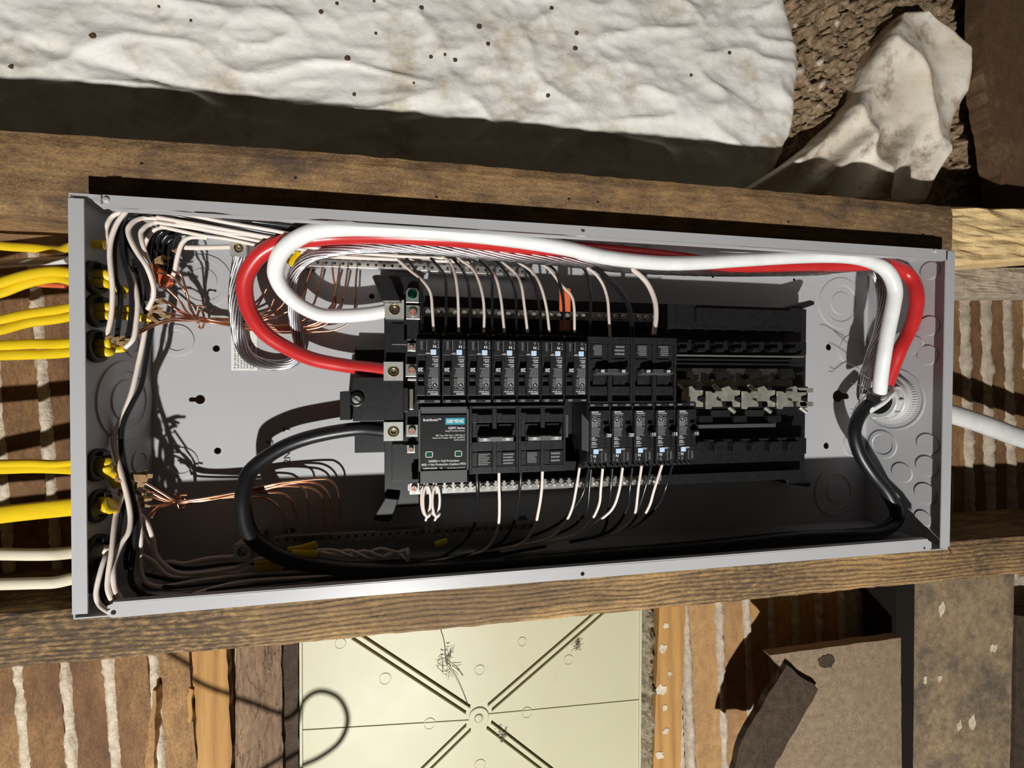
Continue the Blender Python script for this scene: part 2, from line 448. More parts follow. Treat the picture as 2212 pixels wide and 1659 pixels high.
def tilt(X, z):       # laths lean a little
    return X - 0.055 * (z + 0.35)
def lath(X, z0, z1, w=0.0335, material=None, y=LATH_Y, seed=0):
    rnd = random.Random(seed)
    mb = MB(); n = 16
    vs = []
    for i in range(n + 1):
        z = z0 + (z1 - z0) * i / n
        xc = tilt(X, z)
        a = xc - w / 2 + (noise.noise((seed * 3.1, z * 22, 0)) * 0.0018)
        b = xc + w / 2 + (noise.noise((seed * 3.1, z * 22, 9)) * 0.0018)
        yo = y + noise.noise((seed, z * 7, 4)) * 0.0015
        vs += [(a, yo, z), (b, yo, z), (b, yo + 0.0085, z), (a, yo + 0.0085, z)]
    fs = [(0, 3, 2, 1), (4 * n, 4 * n + 1, 4 * n + 2, 4 * n + 3)]
    for i in range(n):
        for k in range(4):
            fs.append((i * 4 + k, i * 4 + (k + 1) % 4, i * 4 + 4 + (k + 1) % 4, i * 4 + 4 + k))
    mb.add(vs, fs)
    return mb.build('lath', material or M['lath'], wall)
def key(X, z0, z1, w=0.011, seed=0, material=None, y=LATH_Y):
    """plaster squeezed out between two laths: a lumpy ridge"""
    mb = MB(); n = max(24, int((z1 - z0) / 0.0045)); k = 8
    vs = []
    for i in range(n + 1):
        z = z0 + (z1 - z0) * i / n
        xc = tilt(X, z)
        lump = 0.75 + 0.55 * noise.noise((seed * 7.7, z * 38, 1.5)) + 0.35 * noise.noise((seed * 7.7, z * 130, 3))
        ww = w * (0.62 + 0.42 * max(lump, 0.15)); hh = 0.0035 + 0.0045 * max(lump, 0.0)
        for j in range(k):
            a = math.pi * j / (k - 1)
            r = 1 + 0.18 * noise.noise((seed + j * 3.3, z * 150, a))
            vs.append((xc - math.cos(a) * ww * r * 0.8, y + 0.006 - math.sin(a) * (hh + 0.004) * r, z))
    fs = [(i * k + j, i * k + j + 1, (i + 1) * k + j + 1, (i + 1) * k + j) for i in range(n) for j in range(k - 1)]
    mb.add(vs, fs, True)
    return mb.build('plaster_key', material or M['plaster_lt'], wall)

# laths seen at the cable end, under the resawn stud and at the far end of the panel
LX = [-0.646 - 0.043 * i for i in range(8, 0, -1)] + [-0.646, -0.603, -0.560, -0.517, -0.473]
for i, X in enumerate(LX):
    key(X, -0.62, 0.205, 0.0105 if i % 2 else 0.0085, seed=i + 1 - 8)
for i in range(len(LX) - 1):
    lath((LX[i] + LX[i + 1]) / 2, -0.62, 0.205, 0.0345, seed=12 + i, y=LATH_Y - 0.002 * (i % 2))
lath(-0.4520, -0.62, -0.18, 0.031, seed=32)
RXs = [0.193, 0.245, 0.289, 0.329, 0.369, 0.409, 0.449]
for i, X in enumerate(RXs):
    key(X, -0.66, -0.17, 0.0095, seed=60 + i, material=M['plaster'])
for i in range(len(RXs) - 1):
    w = RXs[i + 1] - RXs[i] - 0.009
    lath((RXs[i] + RXs[i + 1]) / 2, -0.66, -0.17, w, material=M['lath_light'], seed=80 + i)
FXs = [0.655, 0.697, 0.739, 0.783] + [0.826 + 0.043 * i for i in range(10)]
for i, X in enumerate(FXs):
    key(X, -0.30, 0.168, 0.0165 if i else 0.011, seed=100 + i, material=M['plaster'])
for i in range(len(FXs) - 1):
    lath((FXs[i] + FXs[i + 1]) / 2, -0.30, 0.168, FXs[i + 1] - FXs[i] - 0.012, seed=120 + i)
for i, X in enumerate((0.532, 0.573, 0.614)):
    lath(X, -0.30, 0.168, 0.034, seed=140 + i)

# ------------------------------------------------------------------ studs
def beam(name, xs, top, bot, yf, yb, material, label, cat, jit=0.0012, seed=0, n=160):
    """long timber along X; top(x), bot(x) give its edges"""
    x0, x1 = xs
    prof = []
    mb = MB(); vs = []
    per = 24
    for i in range(n + 1):
        x = x0 + (x1 - x0) * i / n
        zt, zb = top(x), bot(x)
        ring = []
        for k in range(7): ring.append((yf, zb + (zt - zb) * k / 6))
        for k in range(1, 6): ring.append((yf + (yb - yf) * k / 6, zt))
        for k in range(7): ring.append((yb, zt + (zb - zt) * k / 6))
        for k in range(1, 6): ring.append((yb + (yf - yb) * k / 6, zb))
        for k, (y, z) in enumerate(ring):
            e = 2.4 if k in (0, 6) else (1.0 if k in (12, 18) else 0.35)
            d = jit * e
            a = noise.noise((x * 26, k * 2.7, seed)) * d
            bq = noise.noise((x * 55, k * 1.9, seed + 5)) * d * 0.3
            yy = y + (abs(a) * (1 if k < 8 else 0))
            if k in (0, 6): yy += 0.0018
            zz = z + bq
            vs.append((x, yy, zz))
    fs = []
    for i in range(n):
        for k in range(per):
            fs.append((i * per + k, i * per + (k + 1) % per, (i + 1) * per + (k + 1) % per, (i + 1) * per + k))
    fs.append(list(range(per - 1, -1, -1))); fs.append([n * per + k for k in range(per)])
    mb.add(vs, fs, False)
    o = mb.build(name, material)
    tag(o, label, cat)
    return o
def stud_low(x):
    return 0.1700 if x < -0.4745 else 0.1850
beam('wall_stud', (-1.05, 0.4965), lambda x: 0.2485 - 0.006 * max(0, (-0.25 - x) / 0.3), stud_low, 0.025, 0.126, M['stud'],
     'brown aged timber stud with dark stains between the panel and the white bag', 'stud', seed=2, n=210)
beam('wall_stud', (-1.05, 1.30), lambda x: -0.1852, lambda x: -0.2362 + 0.0035 * max(0, (-0.30 - x) / 0.25), 0.024, 0.126, M['stud2'],
     'dark ring-grained timber stud between the panel and the cream plastic panel', 'stud', seed=7, jit=0.0016, n=300)

# nail holes in the studs
def pit(px, py, rx, rz, parent_name, Y=0.0262):
    p = at(px, py, Y)
    mb = MB()
    ring = [(rx * (1 + 0.3 * math.sin(5 * a + px)) * math.cos(a), rz * (1 + 0.3 * math.cos(3 * a)) * math.sin(a)) for a in [i * math.pi / 6 for i in range(12)]]
    mb.prism([(p.x + x, p.z + z) for x, z in ring], Y - 0.0022, Y + 0.004)
    return mb.build('nail_hole', M['ink'], parent_name)
s1 = bpy.data.objects['wall_stud']; s2 = bpy.data.objects['wall_stud.001']
for px, py in ((310, 355), (640, 386), (943, 427), (1228, 431), (1290, 438), (1700, 480)): pit(px, py, 0.0018, 0.0012, s1, 0.0272)
for px, py in ((942, 1311), (998, 1321), (1136, 1300), (1228, 1293), (1266, 1292), (1470, 1274), (335, 1352), (55, 1397), (650, 1338), (1683, 1248), (1716, 1250), (2133, 1206)):
    pit(px, py, 0.0026, 0.0012, s2, 0.0265)

# ------------------------------------------------------------------ boards and timbers around the panel
def pbox(name, px0, py0, px1, py1, yf, yb, material, label=None, cat=None, parent=None, bevel=0.0, group=None):
    """straight box whose front face fills about that place at depth yf"""
    a = at(px0, (py0 + py1) / 2, yf).x; b = at(px1, (py0 + py1) / 2, yf).x
    t = at((px0 + px1) / 2, py0, yf).z; u = at((px0 + px1) / 2, py1, yf).z
    mb = MB(); mb.box(a, b, yf, yb, u, t)
    o = mb.build(name, material, parent, bevel)
    if label: tag(o, label, cat, group)
    return o
def plank(name, pts, yf, yb, material, label, cat, jit=0.0012, seed=0, sub=14, parent=None):
    """board whose outline (pixels at depth yf) is roughened; real thickness"""
    P = []
    for i in range(len(pts)):
        a = at(*pts[i], yf); b = at(*pts[(i + 1) % len(pts)], yf)
        for k in range(sub):
            q = a.lerp(b, k / sub)
            P.append((q.x + noise.noise((q.x * 60, q.z * 60, seed)) * jit * 2, q.z + noise.noise((q.x * 60, q.z * 60, seed + 9)) * jit * 2))
    mb = MB(); mb.prism(P, yf, yb)
    o = mb.build(name, material, parent)
    if label: tag(o, label, cat)
    return o

plank('pine_board', [(415, 1405), (489, 1398), (503, 1700), (430, 1700)], 0.119, 0.129, M['pine'],
      'fresh yellow pine strip with cathedral grain standing beside the laths', 'board', seed=3)
plank('weathered_board', [(509, 1398), (607, 1388), (612, 1700), (508, 1700)], 0.117, 0.130, M['grey_wood'],
      'weathered brown board with a long diagonal split beside the pine strip', 'board', seed=4)
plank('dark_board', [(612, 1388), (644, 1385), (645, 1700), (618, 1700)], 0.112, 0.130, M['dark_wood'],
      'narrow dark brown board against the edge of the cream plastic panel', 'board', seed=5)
plank('wood_splinter', [(328, 1488), (337, 1492), (331, 1700), (312, 1700)], 0.116, 0.1275, M['lath_light'],
      'thin pale splinter standing up from a lath near the pine strip', 'splinter', seed=6)
plank('wood_splinter', [(408, 1486), (416, 1490), (413, 1562), (405, 1560)], 0.116, 0.1275, M['pine'],
      'short pale splinter leaning against the pine strip', 'splinter', seed=8)
plank('pine_batten', [(1424, 1308), (1480, 1304), (1468, 1700), (1410, 1700)], 0.104, 0.128, M['pine'],
      'bright pine batten speckled with plaster beside the insulation fluff', 'board', seed=9)
plank('square_board', [(1662, 1416), (1946, 1377), (1948, 1700), (1650, 1700), (1690, 1590), (1712, 1470)], 0.060, 0.072, M['board'],
      'grey brown square-cut board with a knot hole standing off the laths', 'board', seed=12, jit=0.0006)
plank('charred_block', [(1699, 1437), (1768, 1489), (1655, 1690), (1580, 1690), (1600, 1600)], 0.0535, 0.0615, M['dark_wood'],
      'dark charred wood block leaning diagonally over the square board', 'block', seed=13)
plank('short_post', [(1974, 1215), (2192, 1200), (2180, 1720), (1971, 1720)], 0.082, 0.127, M['post'],
      'grey stained timber post butted under the dark stud', 'post', seed=14)
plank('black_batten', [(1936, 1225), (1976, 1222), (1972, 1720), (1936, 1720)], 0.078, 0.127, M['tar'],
      'narrow tar black batten between the square board and the grey post', 'batten', seed=16, jit=0.0004)  # added near-black strip standing in for the dark shade of the gap
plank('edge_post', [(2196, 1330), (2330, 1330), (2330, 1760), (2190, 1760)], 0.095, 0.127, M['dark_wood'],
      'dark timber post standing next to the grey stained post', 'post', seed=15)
kn = at(1785, 1428, 0.0599)
mb = MB(); mb.prism([(kn.x + 0.0125 * (1 + .35 * noise.noise((i * .7, 3, 1))) * math.cos(i * math.pi / 9), kn.z + 0.009 * (1 + .35 * noise.noise((i * .7, 8, 2))) * math.sin(i * math.pi / 9)) for i in range(18)], 0.0592, 0.066)
mb.build('knot', M['dark_wood'], bpy.data.objects['square_board'], label='dark round knot')

# rough timber and boards past the end of the stud
def rough_block(name, pts, yf, yb, material, label, cat, amp=0.006, nx=40, nz=20, seed=0, fx=18, fz=60):
    a, b, c, d = [at(px, py, yf) for px, py in pts]       # tl, tr, br, bl
    mb = MB(); vs = []
    for j in range(nz + 1):
        for i in range(nx + 1):
            u, v = i / nx, j / nz
            p = a.lerp(b, u).lerp(d.lerp(c, u), v)
            q = noise.fractal((p.x * fx, p.z * fz, seed), 0.8, 2.1, 5)
            edge = min(v, 1 - v) * nz
            y = yf + amp * 0.9 - amp * q + (0.006 if edge < 0.5 else 0)
            vs.append((p.x, y, p.z))
    fs = [(j * (nx + 1) + i, j * (nx + 1) + i + 1, (j + 1) * (nx + 1) + i + 1, (j + 1) * (nx + 1) + i) for j in range(nz) for i in range(nx)]
    base = len(vs)
    rim = [i for i in range(nx + 1)] + [(j) * (nx + 1) + nx for j in range(1, nz + 1)] + [nz * (nx + 1) + i for i in range(nx - 1, -1, -1)] + [j * (nx + 1) for j in range(nz - 1, 0, -1)]
    vs2 = [(vs[i][0], yb, vs[i][2]) for i in rim]
    n = len(rim)
    fs += [(rim[i], base + i, base + (i + 1) % n, rim[(i + 1) % n]) for i in range(n)]
    fs.append([base + i for i in range(n)])
    mb.add(vs + vs2, fs)
    o = mb.build(name, material)
    return tag(o, label, cat)
rough_block('hewn_timber', [(2050, 440), (2800, 452), (2800, 520), (2050, 572)], 0.040, 0.090, M['hewn'],
            'rough hewn yellow timber with splintered grain at the end of the brown stud', 'timber', seed=3)
rough_block('plaster_ledge', [(2040, 575), (2800, 567), (2800, 636), (2040, 642)], 0.092, 0.125, M['plaster'],
            'plaster smeared ledge between the hewn timber and the laths', 'ledge', amp=0.004, seed=5, fx=30)
plank('red_brown_board', [(2128, -160), (2760, -160), (2760, 452), (2170, 452), (2150, 300), (2126, 180)], 0.105, 0.13, M['redboard'],
      'red brown board with a torn pale edge beside the dirt pile', 'board', seed=18, jit=0.002)

# ------------------------------------------------------------------ dirt pile and bags
def heightfield(name, rows, nx, ny, fn, material, back=None):
    """rows(v) -> (left px, right px, py); fn(u, v, x, z) -> depth"""
    mb = MB(); vs = []
    for j in range(ny + 1):
        v = j / ny
        l, r, y = rows(v)
        for i in range(nx + 1):
            u = i / nx
            p = at(l + (r - l) * u, y, 0.14)
            Y = fn(u, v, p.x, p.z)
            vs.append((p.x, Y, p.z))
    fs = [(j * (nx + 1) + i, j * (nx + 1) + i + 1, (j + 1) * (nx + 1) + i + 1, (j + 1) * (nx + 1) + i) for j in range(ny) for i in range(nx)]
    mb.add(vs, fs, True)
    if back is not None:
        rim = [i for i in range(nx + 1)] + [j * (nx + 1) + nx for j in range(1, ny + 1)] + [ny * (nx + 1) + i for i in range(nx - 1, -1, -1)] + [j * (nx + 1) for j in range(ny - 1, 0, -1)]
        b = len(mb.v); n = len(rim)
        mb.v += [Vector((vs[i][0], back, vs[i][2])) for i in rim]
        ex = [(rim[i], b + i, b + (i + 1) % n, rim[(i + 1) % n]) for i in range(n)] + [[b + i for i in range(n)]]
        mb.f += [list(f) for f in ex]; mb.sm += [False] * len(ex)
    return mb.build(name, material)

def lerp_tab(tab, v):
    for (a, pa), (b, pb) in zip(tab, tab[1:]):
        if v <= b:
            t = (v - a) / (b - a)
            return pa + (pb - pa) * t
    return tab[-1][1]

def dirt_fn(u, v, x, z):
    q = noise.fractal((x * 30 + z * 20, (z - x * 0.6) * 64, 1.0), 0.75, 2.1, 8)
    return 0.156 - 0.012 * q - 0.012 * noise.noise((x * 11, z * 11, 4))
d = heightfield('dirt_pile', lambda v: (1560, 2260, -120 + v * 600), 240, 210, dirt_fn, M['dirt'], back=0.200)
tag(d, 'loose brown dirt packed around the torn bag', 'dirt', kind='stuff')
pb = 0
for k in range(46):
    px = 1700 + random.random() * 430; py = 5 + random.random() * 420
    p = at(px, py, 0.14)
    r = 0.0014 + random.random() ** 3 * 0.0052
    mb = MB()
    n = 6; vs = []
    for i in range(n + 1):
        th = math.pi * i / n
        for j in range(8):
            ph = 2 * math.pi * j / 8
            s = 1 + 0.35 * noise.noise((k * 5.1 + i, j * 1.3, 2))
            vs.append((math.sin(th) * math.cos(ph) * r * 1.3 * s, math.sin(th) * math.sin(ph) * r * 0.9 * s, math.cos(th) * r * s))
    mb.add(vs, [(i * 8 + j, i * 8 + (j + 1) % 8, (i + 1) * 8 + (j + 1) % 8, (i + 1) * 8 + j) for i in range(n) for j in range(8)], False)
    o = mb.build('dirt_clod', M['pebble'] if k % 3 else M['dirt'])
    o.location = (p.x, dirt_fn(0, 0, p.x, p.z) - r * 0.3, p.z)
    o.rotation_euler = (k, k * 1.7, k * 0.3)
    tag(o, 'small pale clod lying in the brown dirt', 'clod', 'clods scattered in the dirt pile')

BAG_R = [(0.0, 1660), (0.12, 1690), (0.30, 1736), (0.42, 1746), (0.55, 1741), (0.68, 1730), (0.78, 1716), (0.88, 1690), (1.0, 1640)]
def bag_rows(v):
    return (-620, lerp_tab(BAG_R, v), -110 + v * 560)
def bag_fn(u, v, x, z):
    w1 = noise.fractal((x * 7 + 1.7 * noise.noise((x * 3, z * 5, 2)), z * 15, 3), 0.85, 2.0, 4)
    ridge = 1 - abs(noise.noise((x * 8 + z * 5, z * 17 - x * 4, 7)))
    ridge2 = 1 - abs(noise.noise((x * 21 - z * 9, z * 30 + x * 8, 12)))
    Y = 0.136 - 0.0045 * w1 - 0.0050 * ridge ** 7 - 0.0016 * ridge2 ** 5
    # the long fold that runs down from the cable end
    xx = (x + 0.50); f = z - (0.372 - 0.20 * xx)
    Y += 0.005 * math.exp(-(f / 0.010) ** 2) * (1 if -0.1 < xx < 0.42 else 0.2)
    e = (1 - u) / 0.022
    if e < 1: Y += 0.050 * (1 - math.sqrt(max(0, 1 - (1 - e) ** 2)))
    if v > 0.62: Y += 0.016 * ((v - 0.62) / 0.38) ** 2
    return Y
b1 = heightfield('insulation_bag', bag_rows, 360, 110, bag_fn, M['bag'], back=0.205)
tag(b1, 'large white plastic insulation bag, creased and speckled with brown dirt', 'bag')
for px, py, r in ((812, 73, 2.6), (808, 3, 2.5), (1243, 104, 5), (1183, 209, 4), (1035, 58, 5), (983, 131, 4), (1192, 17, 4), (1054, 96, 4), (750, 126, 5), (931, 124, 3.5),
                  (961, 119, 2.5), (765, 205, 3), (910, 17, 4), (894, 180, 2), (1245, 74, 4), (1493, 163, 3), (25, 146, 3), (345, 17, 2), (412, 45, 2), (1575, 115, 4), (200, 78, 5), (694, 27, 4), (728, 8, 3)):
    # crumbs stuck on the bag
    p = at(px, py, 0.126); s = r / 1450
    zz = p.z
    mb = MB(); n = 9
    ring = [(s * (1 + 0.45 * noise.noise((px, i, 1))) * math.cos(2 * math.pi * i / n), s * 0.75 * (1 + 0.45 * noise.noise((py, i, 4))) * math.sin(2 * math.pi * i / n)) for i in range(n)]
    q = at(px, py, bag_fn(0.5, (py + 110) / 560, p.x, p.z))
    Yb = bag_fn(0.5, (py + 110) / 560, q.x, q.z)
    mb.prism([(q.x + a, q.z + b) for a, b in ring], Yb - 0.0016, Yb + 0.006)
    o = mb.build('dirt_crumb', M['speck'])
    tag(o, 'tiny brown crumb stuck to the white insulation bag', 'crumb', 'crumbs stuck on the insulation bag')

# torn bag lying in the dirt
TL = [(0, 1930), (0.10, 1900), (0.25, 1870), (0.40, 1850), (0.55, 1800), (0.68, 1745), (0.80, 1680), (0.92, 1600), (1.0, 1545)]
TR = [(0, 1985), (0.12, 2038), (0.22, 2066), (0.42, 2069), (0.55, 2050), (0.70, 2020), (0.85, 1995), (1.0, 1975)]
def torn_rows(v):
    return (lerp_tab(TL, v), lerp_tab(TR, v), 42 + v * 400)
def torn_fn(u, v, x, z):
    g = abs(((x * 15 + z * 8 + 0.9 * noise.noise((x * 8, z * 8, 5))) % 2) - 1)
    w = noise.fractal((x * 9, z * 9, 8), 1.0, 2.0, 3)
    Y = 0.124 - 0.007 * w - 0.014 * g ** 2
    if v > 0.55:
        Y -= 0.016 * (abs(math.sin((u * 3.1 + 0.4) * math.pi)) ** 3) * min(1, (v - 0.55) / 0.2)
        Y += 0.010 * (v - 0.55)
    e = min((1 - u) / 0.10, u / 0.10)
    if e < 1: Y += 0.022 * (1 - math.sqrt(max(0, 1 - (1 - e) ** 2)))
    return Y
b2 = heightfield('torn_bag', torn_rows, 90, 90, torn_fn, M['torn_bag'], back=0.165)
tag(b2, 'torn and folded white bag smeared with brown dirt, half buried in the dirt pile', 'bag')
# wisps of fluff along the top of the brown stud
for k, (px, w, h) in enumerate(((795, 80, 26), (1060, 130, 16), (1165, 110, 14), (1420, 120, 16), (1530, 90, 10))):
    a = at(px - w / 2, 340 + (px - 795) * 0.085, 0.13); b = at(px + w / 2, 340 + (px + w - 795) * 0.085, 0.13)
    n = 24; vs = []
    mb = MB()
    for i in range(n + 1):
        t = i / n; p = a.lerp(b, t)
        hh = (h / 1700) * (0.5 + noise.noise((k * 9.1, t * 6, 0))) * math.sin(math.pi * t) + 0.001
        for j in range(7):
            ph = math.pi * j / 6
            r = 1 + 0.3 * noise.noise((i * 0.9, j * 1.1, k))
            vs.append((p.x, 0.112 - math.sin(ph) * 0.012 * r + 0.01, 0.248 + hh * 1.6 * (0.5 - 0.5 * math.cos(ph)) * r))
    mb.add(vs, [(i * 7 + j, i * 7 + j + 1, (i + 1) * 7 + j + 1, (i + 1) * 7 + j) for i in range(n) for j in range(6)], True)
    o = mb.build('fluff_tuft', M['fluff'])
    tag(o, 'brown tuft of fluff wedged between the brown stud and the white bag', 'fluff', 'fluff tufts along the brown stud')

# ------------------------------------------------------------------ cream plastic panel with ribs
CY = 0.098
cp = thing('access_panel', 'cream plastic panel with crossing diagonal ribs below the dark stud', 'panel')
a = at(648, 1500, CY); b = at(1384, 1500, CY)
mb = MB(); mb.box(a.x, b.x, CY, CY + 0.004, -0.62, -0.205)
sheet_o = mb.build('sheet', M['cream'], cp, bevel=0.001)
hub = at(1034, 1549, CY)
def rib(p0, p1, w=0.0016, h=0.0035):
    d = (p1 - p0); d.y = 0; d.normalize(); nrm = Vector((-d.z, 0, d.x)) * w / 2
    q0 = [p0 + nrm, p1 + nrm, p1 - nrm, p0 - nrm]
    up = Vector((0, -h, 0))
    mb = MB(); mb.hexa([q + up for q in q0], [q + Vector((0, 0.001, 0)) for q in q0])
    return mb.build('rib', M['cream'], cp, bevel=0.0004)
for ex, ey in ((765, 1372), (1300, 1318), (880, 1700), (1230, 1700)):
    e = at(ex, ey, CY)
    d = (e - hub).normalized(); nn = Vector((-d.z, 0, d.x))
    for s in (-1, 1):
        rib(hub + d * 0.017 + nn * 0.0042 * s, e + nn * 0.0042 * s)
for (x0, y0, x1, y1) in ((650, 1578, 1015, 1556), (1055, 1543, 1382, 1512)):
    rib(at(x0, y0, CY), at(x1, y1, CY), 0.0018, 0.0010)
mb = MB(); mb.lathe([(0.0125, 0), (0.0125, 0.0012), (0.0115, 0.0016), (0.0055, 0.0016), (0.005, 0.0006), (0.0045, 0.0024), (0.003, 0.0028), (0.0001, 0.0028)], hub, (0, -1, 0), 28)
mb.build('hub', M['cream'], cp)
for px, py, r in ((928, 1563, 11), (1138, 1539, 11), (832, 1466, 11), (1228, 1425, 10), (1036, 1447, 10), (1128, 1386, 9), (1037, 1652, 11), (735, 1390, 10)):
    q = at(px, py, CY); rr = r / 1560
    mb = MB(); mb.lathe([(rr, 0), (rr * 0.97, 0.0007), (rr * 0.9, 0.0007), (rr * 0.86, 0.0002), (0.0001, 0.0002)], q, (0, -1, 0), 24)
    mb.build('ejector_mark', M['cream'], cp)
for s in (a.x + 0.0015, b.x - 0.0015):
    mb = MB(); mb.box(s - 0.0015, s + 0.0015, CY - 0.0025, CY + 0.003, -0.62, -0.21); mb.build('edge_lip', M['cream'], cp, bevel=0.0004)
# cobweb clumps on it
for k, (px, py, s, lab) in enumerate(((962, 1430, 16, 'grey cobweb clump hanging on the cream panel above its hub'), (1245, 1393, 8, 'small grey cobweb knot beside a diagonal rib'), (1085, 1588, 9, 'cobweb dust caught in the rib below the hub'))):
    mb = MB()
    c0 = at(px, py, CY - 0.003)
    for j in range(26):
        r2 = random.Random(k * 100 + j)
        p = c0 + Vector((r2.gauss(0, s / 4200), -r2.random() * 0.003, r2.gauss(0, s / 2200)))
        q = p + Vector((r2.gauss(0, s / 2600), r2.gauss(0, 0.001), r2.gauss(0, s / 2000)))
        q.y = min(q.y, CY - 0.0006)
        mb.tube(smooth_path([p, p.lerp(q, .5) + Vector((r2.gauss(0, .001), 0, r2.gauss(0, .001))), q], 3), 0.00032, 4)
    if k == 0:
        for ex, ey in ((950, 1355), (975, 1395), (1000, 1460), (1010, 1520)):
            e = at(ex, ey, CY - 0.0008); mb.tube(smooth_path([c0, c0.lerp(e, .5) + Vector((.002, 0, .001)), e], 4), 0.00035, 4)
    o = mb.build('cobweb', M['fluff']); tag(o, lab, 'cobweb')
# insulation fluff between the cream panel and the pine batten
n = 60; vs = []; mb = MB()
for i in range(n + 1):
    py = 1312 + i * 6.6
    c0 = at(1402 + 8 * noise.noise((i * 0.3, 0, 2)), py, 0.104)
    w = 0.0125 + 0.006 * noise.noise((i * 0.21, 3, 1))
    for j in range(9):
        ph = math.pi * j / 8
        r = 1 + 0.45 * noise.noise((i * 0.7, j * 0.9, 5))
        vs.append((c0.x - math.cos(ph) * w * r, 0.126 - math.sin(ph) * 0.022 * r, c0.z))
mb.add(vs, [(i * 9 + j, i * 9 + j + 1, (i + 1) * 9 + j + 1, (i + 1) * 9 + j) for i in range(n) for j in range(8)], True)
o = mb.build('insulation_strip', M['fluff']); tag(o, 'matted grey brown insulation strip between the cream panel and the pine batten', 'insulation')
for k, (px, py, r) in enumerate(((1432, 1400, 9), (1428, 1490, 11), (1440, 1580, 7), (1438, 1350, 6), (1425, 1630, 9), (1447, 1455, 5), (1436, 1530, 6))):
    q = at(px, py, 0.1038); s = r / 1500
    mb = MB(); nn = 10
    mb.prism([(q.x + s * (1 + .9 * noise.noise((k * 3.3, i * .8, 1))) * math.cos(2 * math.pi * i / nn), q.z + s * (1 + .9 * noise.noise((k * 2.1, i * .8, 7))) * math.sin(2 * math.pi * i / nn)) for i in range(nn)], 0.1034, 0.1055)
    mb.build('plaster_spot', M['plaster_lt'], bpy.data.objects['pine_batten'])
for k, (px, py, r) in enumerate(((2034, 1315, 9), (2030, 1465, 6), (2145, 1400, 9), (2100, 1560, 10), (2072, 1568, 7), (1998, 1468, 6))):
    q = at(px, py, 0.0818); s = r / 1550
    mb = MB(); nn = 10
    mb.prism([(q.x + s * (1 + .9 * noise.noise((k * 3.3, i * .8, 21))) * math.cos(2 * math.pi * i / nn), q.z + 1.5 * s * (1 + .9 * noise.noise((k * 2.7, i * .8, 27))) * math.sin(2 * math.pi * i / nn)) for i in range(nn)], 0.0812, 0.084)
    mb.build('plaster_spot', M['plaster_lt'], bpy.data.objects['short_post'])

# ------------------------------------------------------------------ the enclosure
box = thing('panel_enclosure', 'long open grey steel electrical panel box set between two studs', 'electrical panel')
def pxr(px, py, r, Y=DB):
    return (at(px + r, py, Y) - at(px - r, py, Y)).x / 2
holes = []
for px, py, r in ((467, 753, 8), (470, 974, 8), (803, 640, 6), (1790, 750, 6), (1785, 963, 6), (1440, 592, 3), (1540, 597, 3), (1716, 604, 3)):
    p = at(px, py, DB); holes.append(circle(p.x, p.z, pxr(px, py, r), 16))
for px, py, s in ((432, 863, -1), (1810, 856, 1)):
    p = at(px, py, DB); r = pxr(px, py, 11)
    pts = []
    for i in range(19):
        a = math.radians(28 + (360 - 56) * i / 18)
        pts.append((p.x + s * r * math.cos(a), p.z + r * math.sin(a)))
    pts += [(p.x + s * r * 2.0, p.z - r * 0.47), (p.x + s * r * 2.25, p.z), (p.x + s * r * 2.0, p.z + r * 0.47)]
    holes.append(pts)
back_sheet = sheet([(-WX, -HZ), (WX, -HZ), (WX, HZ), (-WX, HZ)], holes, lambda u, v, d: (u, DB + 0.0006, v), 'back_sheet', M['steel'], box)
T = 0.0012
for nm, bx in (('long_wall', (-WX, WX, 0.0004, DB, HZ - T, HZ)), ('long_wall', (-WX, WX, 0.0004, DB, -HZ, -HZ + T)),
               ('end_wall', (-WX, -WX + T, 0.0004, DB, -HZ + T, HZ - T)), ('end_wall', (WX - T, WX, 0.0004, DB, -HZ + T, HZ - T))):
    mb = MB(); mb.box(*bx); mb.build(nm, M['steel'], box)
def flange(pts, hole_px, nm='flange', y=0.0):
    loop = [(at(x, q, y).x, at(x, q, y).z) for x, q in pts]
    hs = [circle(at(x, q, y).x, at(x, q, y).z, r, 14) for x, q, r in hole_px]
    return sheet(loop, hs, lambda u, v, d: (u, y, v), nm, M['steel'], box, 0.0012)
# long flanges (their corner cuts are visible) and end flanges
ft = flange([(190, 419), (400, 432), (1000, 471.5), (2046, 540), (2045, 560), (1500, 525), (1000, 492), (500, 459), (240, 449), (224, 452), (206, 438)], [(1259, 497, 0.0022)])
fb = flange([(233, 1308), (245, 1303), (700, 1266), (1400, 1214), (2003, 1166), (2011, 1171), (2011, 1184), (2006, 1189), (1400, 1237), (700, 1294), (245, 1334), (234, 1331)], [(1258, 1239, 0.0022), (246, 1322, 0.0022), (1996, 1183, 0.0018)])
flange([(148, 428), (182, 430), (190, 1325), (157, 1327)], [])
flange([(2043, 541), (2062, 545), (2050, 1184), (2031, 1184)], [])
# turned-in lips of the long flanges
for (x0, y0, x1, y1) in ((240, 449, 2045, 560), (245, 1303, 2003, 1166)):
    p, q = at(x0, y0, 0), at(x1, y1, 0)
    mb = MB(); z = (p.z + q.z) / 2
    s = -1 if z > 0 else 1
    mb.hexa([(p.x, -0.0006, p.z), (q.x, -0.0006, q.z), (q.x, -0.0006, q.z + s * 0.0012), (p.x, -0.0006, p.z + s * 0.0012)],
            [(p.x, 0.006, p.z), (q.x, 0.006, q.z), (q.x, 0.006, q.z + s * 0.0012), (p.x, 0.006, p.z + s * 0.0012)])
    mb.build('flange_lip', M['steel'], box)
for px, py in ((230, 432), (2020, 542)):
    q = at(px, py, -0.0006)
    mb = MB(); mb.lathe([(0.0028, 0), (0.0026, 0.0012), (0.0014, 0.002), (0.0001, 0.002)], q, (0, -1, 0), 14); mb.build('dimple', M['steel'], box)
